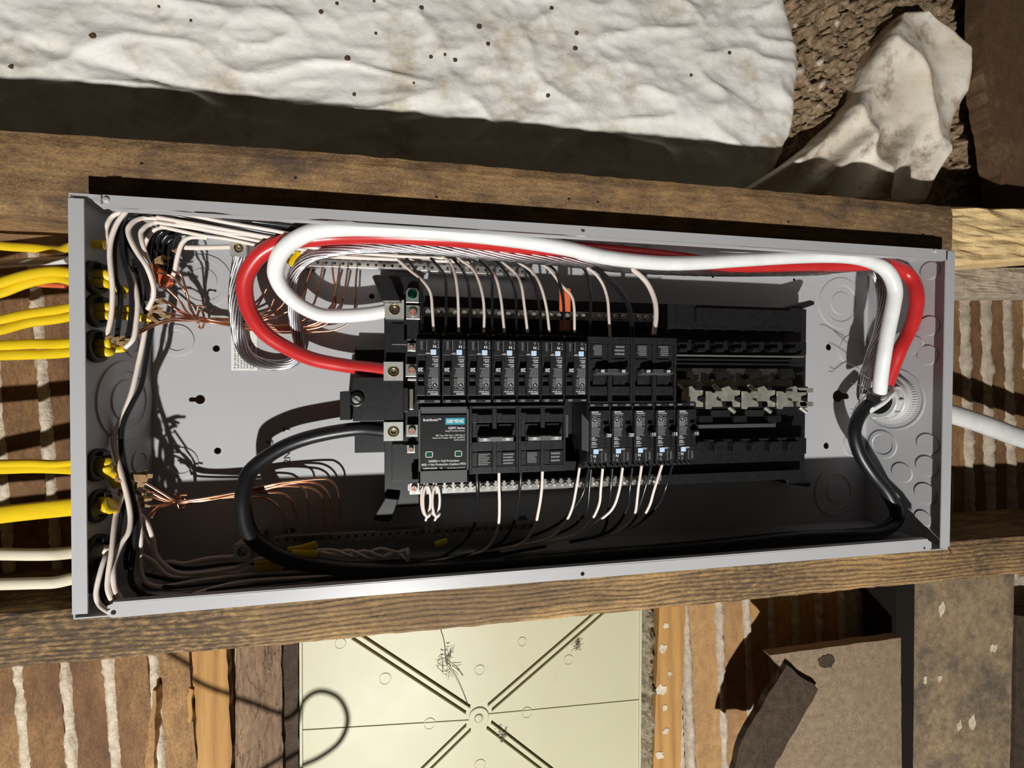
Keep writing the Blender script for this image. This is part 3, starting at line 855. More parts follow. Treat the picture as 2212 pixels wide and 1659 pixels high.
# bent paint-chipped corner tab
mb = MB(); P = [at(190, 419, -0.0008), at(218, 421, -0.0025), at(218, 440, -0.003), at(206, 437, -0.0015), at(196, 428, -0.0008)]
mb.add([tuple(p) for p in P] + [(p.x, p.y + 0.0015, p.z) for p in P], [(0, 1, 2, 3, 4), (9, 8, 7, 6, 5)] + [(i, (i + 1) % 5, 5 + (i + 1) % 5, 5 + i) for i in range(5)])
mb.build('bent_corner', M['steel'], box)

def knockout(c, ax, radii, nm='knockout'):
    prof = [(radii[0] + 0.0007, -0.0001)]; lev = 0.0
    for i, r in enumerate(radii):
        lev = 0.0014 if i % 2 == 0 else 0.0003
        prof += [(r + 0.0001, lev), ]
        nxt = radii[i + 1] if i + 1 < len(radii) else None
        if nxt: prof += [(nxt + 0.0008, lev)]
    prof += [(0.0001, lev)]
    mb = MB(); mb.lathe(prof, c, ax, 40)
    return mb.build(nm, M['steel'], box)
for px, py, rr in ((440, 607, (62, 47, 29)), (383, 735, (37, 24)), (392, 1000, (37, 24)), (1815, 655, (46, 33, 20)), (1842, 757, (34, 21)), (1804, 1062, (44, 31, 19)), (1845, 960, (30, 18))):
    p = at(px, py, DB); lim = WX - abs(p.x) - 0.003
    knockout(p, (0, -1, 0), [min(pxr(px, py, r), lim - 0.002 * i) for i, r in enumerate(rr)])
def kowall(px, py, rr, X):
    p = atX(px, py, X); ax = (1, 0, 0) if X < 0 else (-1, 0, 0)
    rs = [abs(atX(px, py - r, X).z - p.z) for r in rr]
    rs = [min(r, DB - p.y - 0.001 - 0.001 * i, p.y - 0.001 - 0.001 * i) for i, r in enumerate(rs)]
    return knockout(p, ax, rs)
kowall(272, 865, (86, 62, 44), -WX + T); kowall(303, 995, (27, 15), -WX + T); kowall(287, 742, (28, 17), -WX + T)
for px, py, rr in ((1907, 960, (29, 21)), (2005, 959, (21,)), (2003, 1007, (21,)), (1949, 1021, (20,)), (2000, 1066, (21,)), (2010, 585, (18,)), (2008, 704, (20,)), (2005, 767, (20,)), (1975, 745, (18,)), (1995, 1120, (16,))):
    kowall(px, py, rr, WX - T)

# white instruction label and stencilled marks on the back sheet
lab = thing('instruction_label', 'white paper instruction label stuck on the grey back sheet under the strands', 'label')
q0, q1 = at(500, 800, DB), at(556, 690, DB)
mb = MB(); mb.box(q0.x, q1.x, DB - 0.0009, DB - 0.0005, q0.z, q1.z); mb.build('paper', M['paper_white'], lab, bevel=0.0002)
ls = ['If the device is b', 'wall and the', 'torque the', 'mounting', 'with the   ring diagr', 'proper   cer kit SMKT', 'used w  unit away fr']
lettering([(s, q0.x + 0.004 + i * (q1.x - q0.x - 0.005) / 7, q0.z + 0.002, 0.0036, math.pi / 2, 0.01, 'LEFT') for i, s in enumerate(ls)], 'print', M['ink'], lab, DB - 0.00095)
p = at(578, 985, DB); pz = at(600, 1002, DB)
st = lettering([('INE S', p.x + 0.003, pz.z + 0.004, 0.0105, math.pi / 2, 0.01, 'LEFT'), ('26', p.x + 0.012, pz.z + 0.016, 0.0075, math.pi / 2, 0.01, 'LEFT'), ('2NE      T', p.x + 0.021, pz.z, 0.0105, math.pi / 2, 0.01, 'LEFT')], 'stencil_marks', M['ink'], box, DB - 0.0003)
wl = thing('wall_sticker', 'white sticker with numbers inside the panel wall behind the white feeder', 'sticker')
a = atZ(1172, 507, HZ - T); b = atZ(1254, 520, HZ - T)
mb = MB(); mb.box(a.x, b.x, 0.018, 0.038, HZ - T - 0.0004, HZ - T); mb.build('paper', M['paper_white'], wl)
tm = text_mesh('0170000', 0.008, 0.01)
mb = MB(); mb.add([((a.x + b.x) / 2 + v.co.x, 0.028 - v.co.z, HZ - T - 0.0005) for v in tm.vertices], [list(f.vertices) for f in tm.polygons]); mb.build('print', M['ink'], wl)

# ------------------------------------------------------------------ the black interior that carries the breakers
inn = thing('breaker_interior', 'black plastic breaker carrier with metal bus fingers fixed on the grey back sheet', 'breaker carrier')
def ib(nm, px0, py0, px1, py1, yf, yb, material=None, bevel=0.0005, parent=None, label=None):
    o = pbox(nm, px0, py0, px1, py1, yf, yb, material or M['black'], None, None, parent or inn, bevel)
    if label: o['label'] = label
    return o
ib('base', 832, 652, 1740, 1046, 0.078, DB)
ib('base_edge', 830, 596, 905, 1095, 0.070, DB)
ib('side_rail', 914, 652, 1735, 706, 0.062, 0.079)
ib('side_rail', 914, 1030, 1735, 1052, 0.066, 0.079)
ib('rail_cover', 1505, 668, 1710, 700, 0.057, 0.063)
# corner feet
def foot(pts, yf=0.074, yb=0.092):
    loop = [(at(x, y, yf).x, at(x, y, yf).z) for x, y in pts]
    mb = MB(); mb.prism(loop, yf, yb); mb.build('foot', M['black'], inn, bevel=0.0012)
foot([(803, 596), (812, 593), (836, 594), (846, 605), (866, 652), (826, 652)], 0.050, 0.095)
foot([(832, 1075), (862, 1078), (846, 1122), (838, 1128), (806, 1124), (812, 1108)], 0.060, 0.100)
foot([(1703, 662), (1752, 648), (1760, 651), (1760, 658), (1735, 667), (1738, 690), (1703, 690)], 0.066, 0.095)
foot([(1720, 1025), (1738, 1032), (1752, 1041), (1750, 1052), (1730, 1050), (1700, 1046), (1700, 1025)], 0.072, 0.100)
# hook rails with notches, both rows
for (y0, y1) in ((736, 764), (950, 985)):
    ib('hook_rail', 1440, y0, 1742, y1, 0.060, 0.079)
    zt, zb = at(1600, y0, 0.05).z, at(1600, y1, 0.05).z
    for k in range(7):
        x = 1466 + k * 39.5
        ib('hook', x, y0 + 3, x + 27, y1 - 8, 0.047, 0.062)
        ib('hook_tip', x + 4, (y1 - 12 if y0 < 800 else y0 + 4), x + 20, (y1 - 4 if y0 < 800 else y0 + 12), 0.041, 0.052)
ib('bright_strip', 1458, 767.5, 1738, 770.5, 0.050, 0.062, M['zinc'], 0)
ib('lower_strip', 1505, 948, 1735, 951.5, 0.048, 0.062, M['black2'], 0)
for y in (776, 784): ib('rib', 1462, y, 1732, y + 4, 0.056, 0.079)
ib('bus_plate', 1462, 796, 1712, 836, 0.068, 0.070, M['barmetal'], 0)
ib('bus_plate', 1506, 886, 1678, 916, 0.066, 0.068, M['black2'], 0.0003)
ib('grey_bar', 1510, 916, 1676, 924, 0.056, 0.068, M['spd'], 0.0003)
ib('centre_rib', 1455, 835, 1745, 882, 0.060, 0.080)
for x in (1472, 1548, 1620, 1690): ib('window_frame', x, 802, x + 27, 819, 0.058, 0.069)
for x in (1512, 1586, 1660): ib('window_frame', x, 898, x + 28, 912, 0.057, 0.067)
# bus fingers: stamped plates, four pairs
def finger(pts, dx, yf, nm='bus_finger'):
    loop = []
    for x, y in pts:
        q = at(1420 + x / 5.53 + dx, 640 + y / 5.53, yf); loop.append((q.x, q.z))
    mb = MB(); mb.prism(loop, yf, yf + 0.0022); return mb.build(nm, M['busmetal'], inn, bevel=0.0004)
FA = [(335, 1095), (425, 1070), (470, 1120), (560, 1122), (556, 1175), (495, 1195), (488, 1235), (515, 1252), (560, 1270), (558, 1322), (480, 1320), (470, 1255), (300, 1250), (300, 1160)]
FB = [(585, 1132), (640, 1135), (680, 1160), (700, 1132), (782, 1135), (778, 1180), (715, 1195), (708, 1235), (770, 1258), (780, 1318), (655, 1320), (640, 1350), (585, 1345)]
for k, dx in enumerate((0, 78, 154, 222)):
    finger(FA, dx - (0 if k else 2), 0.046)
    if k < 3: finger(FB, dx, 0.042)
    if k < 3:
        for (x, y) in ((280, 1090), (905, 1360)):
            q0 = at(1420 + x / 5.53 + dx, 640 + y / 5.53, 0.05)
            mb = MB(); mb.cyl(q0 + Vector((-.003, 0.004, .003)), q0 + Vector((.003, 0, -.003)), 0.0026, n=10); mb.build('bus_bend', M['busmetal'], inn)
q0 = at(1752, 846, 0.046); 
for y in (842, 872): ib('bus_finger', 1722, y - 4, 1757, y + 6, 0.046, 0.048, M['busmetal'], 0.0003)
# main lug blocks: square lug with a bored hole and hex screw
def lug(px, py, yf=0.020, s=21, parent=None, depth=0.028, mat_=None, dark=False):
    c0 = at(px, py, yf); h = pxr(px, py, s, yf)
    r = h * 0.60
    loop = [(c0.x - h, c0.z - h), (c0.x + h, c0.z - h), (c0.x + h, c0.z + h), (c0.x - h, c0.z + h)]
    bm = MB()
    o = sheet(loop, [circle(c0.x, c0.z, r, 24)], lambda u, v, d: (u, yf, v), 'lug', mat_ or M['lugmetal'], parent or inn, 0.0008)
    mb = MB(); mb.box(c0.x - h, c0.x + h, yf + 0.0035, yf + depth, c0.z - h, c0.z + h); mb.build('lug_body', mat_ or M['lugmetal'], o, bevel=0.0004)
    for (x0, x1, z0, z1) in ((-h, -h + .0008, -h, h), (h - .0008, h, -h, h), (-h, h, -h, -h + .0008), (-h, h, h - .0008, h)):
        mb = MB(); mb.box(c0.x + x0, c0.x + x1, yf, yf + 0.005, c0.z + z0, c0.z + z1); mb.build('lug_side', mat_ or M['lugmetal'], o)
    mb = MB(); mb.lathe([(r, 0.0), (r * 0.94, -0.0004), (r * 0.74, -0.0028), (r * 0.70, -0.0012), (r * 0.5, -0.0012), (r * 0.42, -0.003), (0.0001, -0.0032)], c0, (0, -1, 0), 24)
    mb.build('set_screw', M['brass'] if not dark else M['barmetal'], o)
    return o
lug(852, 668, 0.062); lug(850, 802, 0.058); lug(850, 932, 0.058)
def terminal(px, py, yf, s, dent=True):
    """bus terminal plate with an orange-marked bolt"""
    c0 = at(px, py, yf); h = pxr(px, py, s, yf)
    mb = MB(); mb.box(c0.x - h, c0.x + h, yf, yf + 0.002, c0.z - h, c0.z + h); o = mb.build('terminal_plate', M['zinc'], inn, bevel=0.0004)
    mb = MB(); mb.lathe([(h * 0.62, 0.0), (h * 0.62, 0.003), (h * 0.5, 0.0042), (h * 0.36, 0.0042), (h * 0.3, 0.003), (0.0001, 0.003)], c0, (0, -1, 0), 20); mb.build('bolt', M['zinc'], o)
    mb = MB(); mb.prism([(c0.x - h * .12, c0.z - h * .42), (c0.x + h * .16, c0.z - h * .42), (c0.x + h * .12, c0.z + h * .3), (c0.x - h * .2, c0.z + h * .3)], yf - 0.0046, yf - 0.004); mb.build('paint_mark', M['orange'], o)
    return o
terminal(892, 675, 0.064, 15); terminal(890, 800, 0.060, 14); terminal(890, 930, 0.060, 13); terminal(888, 970, 0.062, 9); terminal(889, 750, 0.062, 9)
ib('bus_strap', 880, 816, 900, 822, 0.064, 0.074, M['barmetal']); ib('bus_strap', 884, 840, 893, 885, 0.060, 0.070, M['barmetal'])
# bonding strap with a green screw
c0 = at(891, 636, 0.060); h = pxr(891, 636, 14, 0.060)
mb = MB(); mb.prism([(c0.x - h, c0.z - h * 1.3), (c0.x + h, c0.z - h * 1.3), (c0.x + h, c0.z + h * .4), (c0.x + h * .6, c0.z + h), (c0.x - h * .6, c0.z + h), (c0.x - h, c0.z + h * .4)], 0.060, 0.062)
bs = mb.build('bonding_strap', M['zinc'], inn, bevel=0.0004)
mb = MB(); mb.lathe([(h * .72, 0), (h * .72, .0025), (h * .55, .0042), (h * .2, .0046), (0.0001, .0046)], c0, (0, -1, 0), 18); mb.build('green_screw', M['green'], bs)
# main lug cover block with slotted screw
ib('lug_cover', 738, 846, 872, 905, 0.066, DB); ib('lug_cover', 762, 815, 872, 910, 0.060, DB)
ib('lug_tab', 734, 846, 757, 908, 0.056, 0.085); ib('lug_wing', 766, 748, 835, 800, 0.086, DB); ib('lug_wing', 766, 940, 835, 978, 0.080, DB)
ib('post_cover', 872, 838, 882, 890, 0.056, 0.080)
q = at(771, 863, 0.0595)
mb = MB(); mb.lathe([(0.0075, 0), (0.0075, .003), (0.006, .0036), (0.0056, .0012), (0.0042, .0012), (0.0040, .0032), (0.0001, .0036)], q, (0, -1, 0), 22); cs = mb.build('cover_screw', M['black'], inn)
mb = MB(); mb.lathe([(0.0042, .0010), (0.0042, .0034), (0.0001, .0036)], q, (0, -1, 0), 18); mb.build('screw_head', M['zinc'], cs)
a = math.radians(-35)
mb = MB(); d = Vector((math.cos(a), 0, math.sin(a))); w = Vector((-d.z, 0, d.x))
mb.hexa([q + Vector((0, -.0040, 0)) + d * s * .0042 + w * t * .0006 for s, t in ((-1, -1), (1, -1), (1, 1), (-1, 1))], [q + Vector((0, -.0034, 0)) + d * s * .0042 + w * t * .0006 for s, t in ((-1, -1), (1, -1), (1, 1), (-1, 1))])
mb.build('screw_slot', M['ink'], cs)
for (x0, y0, x1, y1) in ((872, 690, 905, 735), (846, 700, 880, 745), (870, 960, 905, 1040), (846, 960, 872, 1040)): ib('moulding', x0, y0, x1, y1, 0.066, 0.080)

# neutral bars with their screws
def screw_mesh(r, hgt, ax=(0, -1, 0)):
    mb = MB(); mb.lathe([(r, 0), (r, hgt * .7), (r * .8, hgt), (r * .25, hgt), (r * .22, hgt * .6), (0.00005, hgt * .6)], (0, 0, 0), ax, 12)
    me = mb.mesh('screw'); me.materials.append(M['zinc']); return me
sm = screw_mesh(0.0031, 0.0022)
def bar(px0, px1, py, hh, yf, n, mat_, parent, nm='neutral_bar', slots=True, label=None):
    a = at(px0, py, yf); b = at(px1, py, yf); h = abs(at(px0, py - hh, yf).z - a.z)
    z = (a.z + b.z) / 2
    mb = MB(); mb.box(a.x, b.x, yf, yf + 0.008, z - h, z + h)
    o = mb.build(nm, mat_, parent, bevel=0.0004)
    if label: o['label'] = label
    for k in range(n):
        x = a.x + (b.x - a.x) * (k + 0.5) / n
        s = bpy.data.objects.new('screw', sm); link(s, o); s.location = (x, yf, z)
        if slots:
            mb = MB()
    return o, a.x, b.x, z
bar(915, 1421, 681, 10, 0.046, 28, M['barmetal'], inn)
o, xa, xb, z = bar(884, 1425, 1048, 9, 0.044, 31, M['zinc'], inn)
cm = MB(); cm.box(-0.0013, 0.0013, 0.0, 0.004, -0.0035, 0.0035); cme = cm.mesh('clamp_fin'); cme.materials.append(M['zinc'])
for k in range(32):
    s = bpy.data.objects.new('clamp_fin', cme); link(s, o); s.location = (xa + (xb - xa) * k / 31, 0.0425, z + 0.0035)
terminal(895, 1054, 0.040, 11)

# ------------------------------------------------------------------ breakers
YF = 0.010
XT = at(897, 790, YF).x; XB = at(903, 950, YF).x; PITCH = (at(1462, 790, YF).x - XT) / 11.0
PITCHB = (at(1507, 950, YF).x - XB) / 12.0
S = 0.001
def lbox(mb, x0, x1, y0, y1, z0, z1): mb.box(x0 * S, x1 * S, y0 * S, y1 * S, z0 * S, z1 * S)

def make_afci(rating):
    root = bpy.data.objects.new('arc_fault_breaker', None); root.empty_display_size = 0.01; link(root)
    mb = MB(); lbox(mb, -12.2, 12.2, 6, 58, -33, 33); mb.build('body', M['black2'], root, 0.0004)
    mb = MB(); lbox(mb, -11.6, 2.6, 0, 6.5, -33, 25.5); fp = mb.build('face_plate', M['black2'], root, 0.0004)
    mb = MB(); lbox(mb, 2.9, 11.4, 1, 6.5, 15, 25.5); mb.build('upper_block', M['black2'], root, 0.0004)
    mb = MB(); lbox(mb, 2.9, 11.4, 1, 6.5, -33, -16.4); mb.build('lower_block', M['black2'], root, 0.0004)
    mb = MB(); lbox(mb, 2.9, 11.4, 1.5, 6.5, -16, 0.5); sd = mb.build('vent_block', M['black2'], root, 0.0003)
    for k in range(4):
        mb = MB(); lbox(mb, 4.4, 8.4, 1.0, 1.7, -14.5 + k * 2.3, -13.7 + k * 2.3); mb.build('vent_rib', M['black2'], sd)
    for x0, x1 in ((2.9, 4.0), (10.4, 11.4)):
        mb = MB(); lbox(mb, x0, x1, 1.0, 6.5, 0.5, 15); mb.build('slot_cheek', M['black2'], root)
    mb = MB(); lbox(mb, 4.4, 10.2, 2.0, 6.4, 6.0, 10.0); mb.build('trip_flag', M['black2'], root, 0.0006)
    mb = MB()
    mb.hexa([(4.2 * S, -6.5 * S, 1.0 * S), (10.6 * S, -6.5 * S, 1.0 * S), (10.6 * S, -5.5 * S, -4.2 * S), (4.2 * S, -5.5 * S, -4.2 * S)],
            [(4.2 * S, 6 * S, 4.5 * S), (10.6 * S, 6 * S, 4.5 * S), (10.6 * S, 6 * S, -0.5 * S), (4.2 * S, 6 * S, -0.5 * S)])
    hd = mb.build('handle', M['black2'], root, 0.0005)
    lettering([(rating, 7.4 * S, -1.5 * S, 0.0050, 0, 0.02)], 'rating', M['print'], hd, -6.75 * S)
    mb = MB(); lbox(mb, -7.7, -2.1, -1.4, 3, -22.4, -16.9); mb.build('test_button', M['blue_button'], root, 0.0005, 'pale blue square test button')
    mb = MB(); lbox(mb, -11.8, 11.6, 1.0, 6.5, 29.6, 33.0); tb = mb.build('end_tab', M['black2'], root, 0.0003)
    mb = MB(); print_lines(mb, -10.8 * S, -5 * S, 30.4 * S, 32.2 * S, 1, 0.8 * S, 5, 0.8); print_lines(mb, 4 * S, 10 * S, 29.9 * S, 32.6 * S, 2, 0.8 * S, 6, 0.7); mb.build('tab_print', M['fine_print'], tb)['kind'] = 'stuff'
    # printed face: legible words, then rows of fine print
    lettering([('SIEMENS', -9.6 * S, 23.6 * S, 0.0021, 0, .02, 'LEFT'), ('TYPE QPHAF', -9.6 * S, 21.5 * S, 0.0018, 0, .015, 'LEFT'),
               ('ARC', -9.6 * S, -5.0 * S, 0.0021, 0, .015, 'LEFT'), ('FAULT', -9.6 * S, -7.1 * S, 0.0021, 0, .015, 'LEFT'),
               ('GND', -9.6 * S, -10.0 * S, 0.0021, 0, .015, 'LEFT'), ('FAULT', -9.6 * S, -12.1 * S, 0.0021, 0, .015, 'LEFT'),
               ('CLASS A', -9.9 * S, -14.8 * S, 0.0017, 0, .015, 'LEFT'), ('TEST', -1.7 * S, -18.2 * S, 0.0022, 0, .015, 'LEFT'),
               ('N', -6.0 * S, -25.4 * S, 0.0042, 0, .02), ('A', -9.7 * S, -24.3 * S, 0.0018), ('7', -9.7 * S, -27.0 * S, 0.0018), ('2', -9.7 * S, -29.7 * S, 0.0018)], 'print', M['print'], fp, -0.06 * S)
    mb = MB(); y = -0.07 * S
    print_lines(mb, -9.6 * S, 0.6 * S, 20.0 * S, 18.7 * S, 1, y, 1)
    print_lines(mb, -2.4 * S, 0.6 * S, 17.6 * S, 8.0 * S, 5, y, 2)
    print_lines(mb, -9.6 * S, 0.8 * S, 6.4 * S, -3.6 * S, 7, y, 3)
    print_lines(mb, 1.2 * S, 2.2 * S, -20.5 * S, -31.5 * S, 8, y, 4)
    mb.box(-6.25 * S, -5.75 * S, y, y + 1e-5, -31.0 * S, -27.8 * S)
    mb.prism([(-7.2 * S, -30.0 * S), (-4.8 * S, -30.0 * S), (-6.0 * S, -31.6 * S)], y, y + 1e-5)
    print_lines(mb, 5.6 * S, 8.2 * S, -22 * S, -31 * S, 6, 0.94 * S, 9)
    mb.build('fine_print', M['fine_print'], fp)['kind'] = 'stuff'
    mb = MB(); mb.prism([(-9.5 * S, 6.9 * S), (-3.1 * S, 6.9 * S), (-3.1 * S, 15.0 * S)] + [((-6.3 + 3.2 * math.cos(a)) * S, (15 + 3.2 * math.sin(a)) * S) for a in [math.pi * i / 10 for i in range(1, 10)]] + [(-9.5 * S, 15.0 * S)], -0.08 * S, -0.04 * S)
    bd = mb.build('listing_badge', M['grey_print'], fp)
    mb = MB(); mb.prism(circle(-6.3 * S, 14.8 * S, 2.6 * S, 18), -0.1 * S, -0.08 * S); mb.build('badge_disc', M['label_black'], bd)
    lettering([('UL', -6.2 * S, 14.8 * S, 0.0026, -0.7, .02)], 'badge_mark', M['print'], bd, -0.12 * S)
    mb = MB()
    for k in range(3): mb.box(-9 * S, -3.6 * S, -0.1 * S, -0.085 * S, (7.8 + k * 1.5) * S, (8.3 + k * 1.5) * S)
    mb.build('badge_print', M['label_black'], bd)
    for z in (-6.0, -12.0):
        mb = MB(); lbox(mb, -0.9, 2.0, -0.1, 0.4, z - 0.9, z + 0.9); mb.build('status_window', M['label_black'], fp)
    # moulded wire hooks at the outer end
    for x in (-9.5, -3.5, 2.0, 7.5):
        mb = MB()
        pts = [Vector((x * S, 14 * S, -33 * S)), Vector((x * S, 11 * S, -36 * S)), Vector(((x + 1.2) * S, 10 * S, -39 * S)), Vector(((x + 3.2) * S, 12 * S, -39.5 * S)), Vector(((x + 3.6) * S, 15 * S, -37 * S))]
        mb.tube(smooth_path(pts, 4), 0.0010, 6); mb.build('wire_hook', M['black2'], root)
    mb = MB(); lbox(mb, -12, 12, 14, 50, -40, -33); mb.build('terminal_block', M['black2'], root, 0.0004)
    return root

def make_two_pole(rating, look):
    root = bpy.data.objects.new('two_pole_breaker', None); root.empty_display_size = 0.01; link(root)
    mb = MB(); lbox(mb, -25.2, 25.2, 7, 58, -36, 36); mb.build('body', M['black2'], root, 0.0004)
    for nm, b in (('rim', (-25.2, -22.6, 0, 7.2, -36, 36)), ('rim', (22.9, 25.2, 0, 7.2, -36, 36)), ('rim', (-22.6, 22.9, 0, 7.2, 34, 36)),
                  ('centre_rib', (-1.8, 2.8, 0, 7.2, -36, 34)), ('end_lip', (-22.6, -1.8, 0.6, 7.2, -36, -28.6)), ('end_lip', (2.8, 22.9, 0.6, 7.2, -36, -28.6))):
        mb = MB(); lbox(mb, *b); mb.build(nm, M['black2'], root, 0.0004)
    for x0, x1, k in ((-22.4, -2.0, 0), (3.0, 22.7, 1)):
        mb = MB(); lbox(mb, x0, x1, 2.2, 7.2, 18, 28); mb.build('upper_floor', M['black2'], root, 0.0004)
        mb = MB(); lbox(mb, x0 + 5.4, x1, 0.5, 7.2, 18, 26.5); mb.build('upper_step', M['black2'], root, 0.0004)
        mb = MB(); lbox(mb, x0, x1, 2.0, 7.2, -13, -2.5); mb.build('lower_floor', M['black2'], root, 0.0004)
        mb = MB(); lbox(mb, x0 + 6, x1, 0.6, 7.2, -12, -2.5); mb.build('lower_step', M['black2'], root, 0.0004)
        mb = MB(); lbox(mb, x0 + 5.4, x1 - 0.4, -0.1, 7.2, -28.2, -13.2); lf = mb.build('label_block', M['label_black'], root, 0.0003)
        mb = MB(); X0, X1 = (x0 + 6.4) * S, (x1 - 1.2) * S
        if look == 0: print_lines(mb, X0, X1, -14.5 * S, -27.0 * S, 7 if k == 0 else 4, -0.16 * S, k + 3)
        elif look == 1: print_lines(mb, X0, X1 - 0.002, -14.5 * S, -26 * S, 8 if k == 0 else 3, -0.16 * S, k + 13)
        else: print_lines(mb, X0 + 0.001, X1, -15.5 * S, -27 * S, (3 if k == 0 else 8) if look == 2 else (5 if k == 0 else 9), -0.16 * S, k + 23 + look)
        mb.build('fine_print', M['fine_print'] if look != 1 else M['grey_print'], lf)['kind'] = 'stuff'
        mb = MB(); lbox(mb, x0, x0 + 5.2, 1.2, 7.2, -28.2, -13.2); mb.build('side_block', M['black2'], root, 0.0003)
    mb = MB()
    mb.hexa([(-17 * S, -8.5 * S, 4.2 * S), (19 * S, -8.5 * S, 4.2 * S), (19 * S, -7.6 * S, -1.2 * S), (-17 * S, -7.6 * S, -1.2 * S)],
            [(-17 * S, 4 * S, 6.0 * S), (19 * S, 4 * S, 6.0 * S), (19 * S, 4 * S, 1.0 * S), (-17 * S, 4 * S, 1.0 * S)])
    hd = mb.build('handle_tie', M['spd'], root, 0.0005)
    for x in (-10.5, 12.5):
        mb = MB(); lbox(mb, x - 5.4, x + 5.4, -9.3, -7.5, -0.4, 3.2); pd = mb.build('rating_pad', M['grey_print'] if look < 2 else M['black2'], hd, 0.0003)
        lettering([(rating, x * S, 1.4 * S, 0.0042, 0, .03)], 'rating', M['print'], pd, -9.45 * S)
    for x0, x1 in ((-17.5, -4.5), (5.0, 18.5)):
        mb = MB(); lbox(mb, x0, x1, 3, 9, -2.2, 16); mb.build('handle_post', M['black2'], root, 0.0004)
    for x in (-14.0, 12):
        mb = MB(); mb.cyl((x * S, 12 * S, -34 * S), (x * S, 12 * S, -37 * S), 0.0024, n=10); mb.build('terminal_mouth', M['black'], root)
    return root

def copy_tree(o, parent=None):
    c = o.copy(); link(c)
    if parent is not None: c.parent = parent
    for ch in list(o.children): copy_tree(ch, c)
    return c
def place(o, x, z, flip, label, cat, group=None, sc=0.965, xs=1.0):
    o.location = (x, YF, z)
    o.rotation_euler = (0, math.pi if flip else 0, 0)
    o.scale = (xs, 1, sc)
    tag(o, label, cat, group)

ORD = ['first', 'second', 'third', 'fourth', 'fifth', 'sixth', 'seventh']
p20 = make_afci('20'); p15 = make_afci('15')
xs_t = PITCH / 0.0254; xs_b = PITCHB / 0.0254
used = []
ZT = 0.0330; ZB = -0.0328
for k in range(7):
    o = p20 if k == 0 else copy_tree(p20)
    place(o, XT + PITCH * (k + .5), ZT, True, '20 amp arc-fault breaker with inverted print, %s in its row counted from the red lug' % ORD[k], 'breaker', 'upside-down 20 amp arc-fault breakers', xs=xs_t)
for k in range(5):
    o = copy_tree(p20) if k < 2 else (p15 if k == 2 else copy_tree(p15))
    place(o, XB + PITCHB * (7.5 + k), ZB, False, '%s amp arc-fault breaker with upright print, %s after the empty slot' % ('20' if k < 2 else '15', ORD[k]), 'breaker', 'upright arc-fault breakers', xs=xs_b)
t1 = make_two_pole('30', 2); place(t1, XT + PITCH * 8, 0.0352, True, 'two-pole breaker with inverted label next to the seventh 20 amp arc-fault breaker', 'breaker', xs=xs_t, sc=0.98)
t2 = make_two_pole('60', 3); place(t2, XT + PITCH * 10, 0.0352, True, 'two-pole breaker with the thick black and white wires, beside the bare bus fingers', 'breaker', xs=xs_t, sc=0.98)
t3 = make_two_pole('30', 0); place(t3, XB + PITCHB * 3, -0.0368, False, 'two-pole 30 amp breaker next to the surge protector', 'breaker', xs=xs_b, sc=0.965)
t4 = make_two_pole('20', 1); place(t4, XB + PITCHB * 5, -0.0368, False, 'two-pole 20 amp breaker between the 30 amp breaker and the empty slot', 'breaker', xs=xs_b, sc=0.965)
# sticker on the exposed flank of the first upright arc-fault breaker
fx = XB + PITCHB * 7 + 0.0001
first = [o for o in bpy.data.objects if o.get('label', '').startswith('20 amp arc-fault breaker with upright print, first')][0]
mb = MB(); x = -12.4 * S
mb.add([(x, 3 * S, 14 * S), (x, 24 * S, 20 * S), (x, 24 * S, -22 * S), (x, 3 * S, -20 * S), (x + 0.0002, 3 * S, 14 * S), (x + 0.0002, 24 * S, 20 * S), (x + 0.0002, 24 * S, -22 * S), (x + 0.0002, 3 * S, -20 * S)],
       [(0, 1, 2, 3), (7, 6, 5, 4), (0, 4, 5, 1), (1, 5, 6, 2), (2, 6, 7, 3), (3, 7, 4, 0)])
mb.build('side_sticker', M['grey_print'], first, label='grey rating sticker on the side')
# contents of the empty slot
ib('slot_clip', 1216, 895, 1228, 945, 0.030, 0.060, M['spd']); ib('slot_base', 1214, 996, 1248, 1016, 0.045, 0.078)

# surge protector
spd = thing('surge_protector', 'black surge protective device with a teal maker plate and two small windows', 'surge protector', (XB + PITCHB, YF, -0.0410))
hw = PITCHB * 0.985
mb = MB(); mb.box(-hw, hw, 0.0035, 0.058, -0.0382, 0.0384); mb.build('body', M['spd'], spd, 0.0006)
for b in ((-hw, -hw + .0022, 0, .0045, -.0382, .0384), (hw - .0022, hw, 0, .0045, -.0382, .0384), (-hw, hw, 0, .0045, .0352, .0384), (-hw, hw, 0, .0045, -.0382, -.0255)):
    mb = MB(); mb.box(*b); mb.build('frame', M['spd'], spd, 0.0004)
mb = MB(); mb.box(-hw + .0024, hw - .0024, 0.0018, 0.004, -.0253, .0300); lp = mb.build('label_plate', M['label_black'], spd, 0.0002)
mb = MB(); mb.box(hw - .0235, hw - .0040, 0.0015, 0.0019, .0200, .0268); tp = mb.build('maker_plate', M['teal'], lp)
lettering([('SIEMENS', hw - .01375, .0234, 0.0046, 0, .022)], 'print', M['print'], tp, 0.00135)
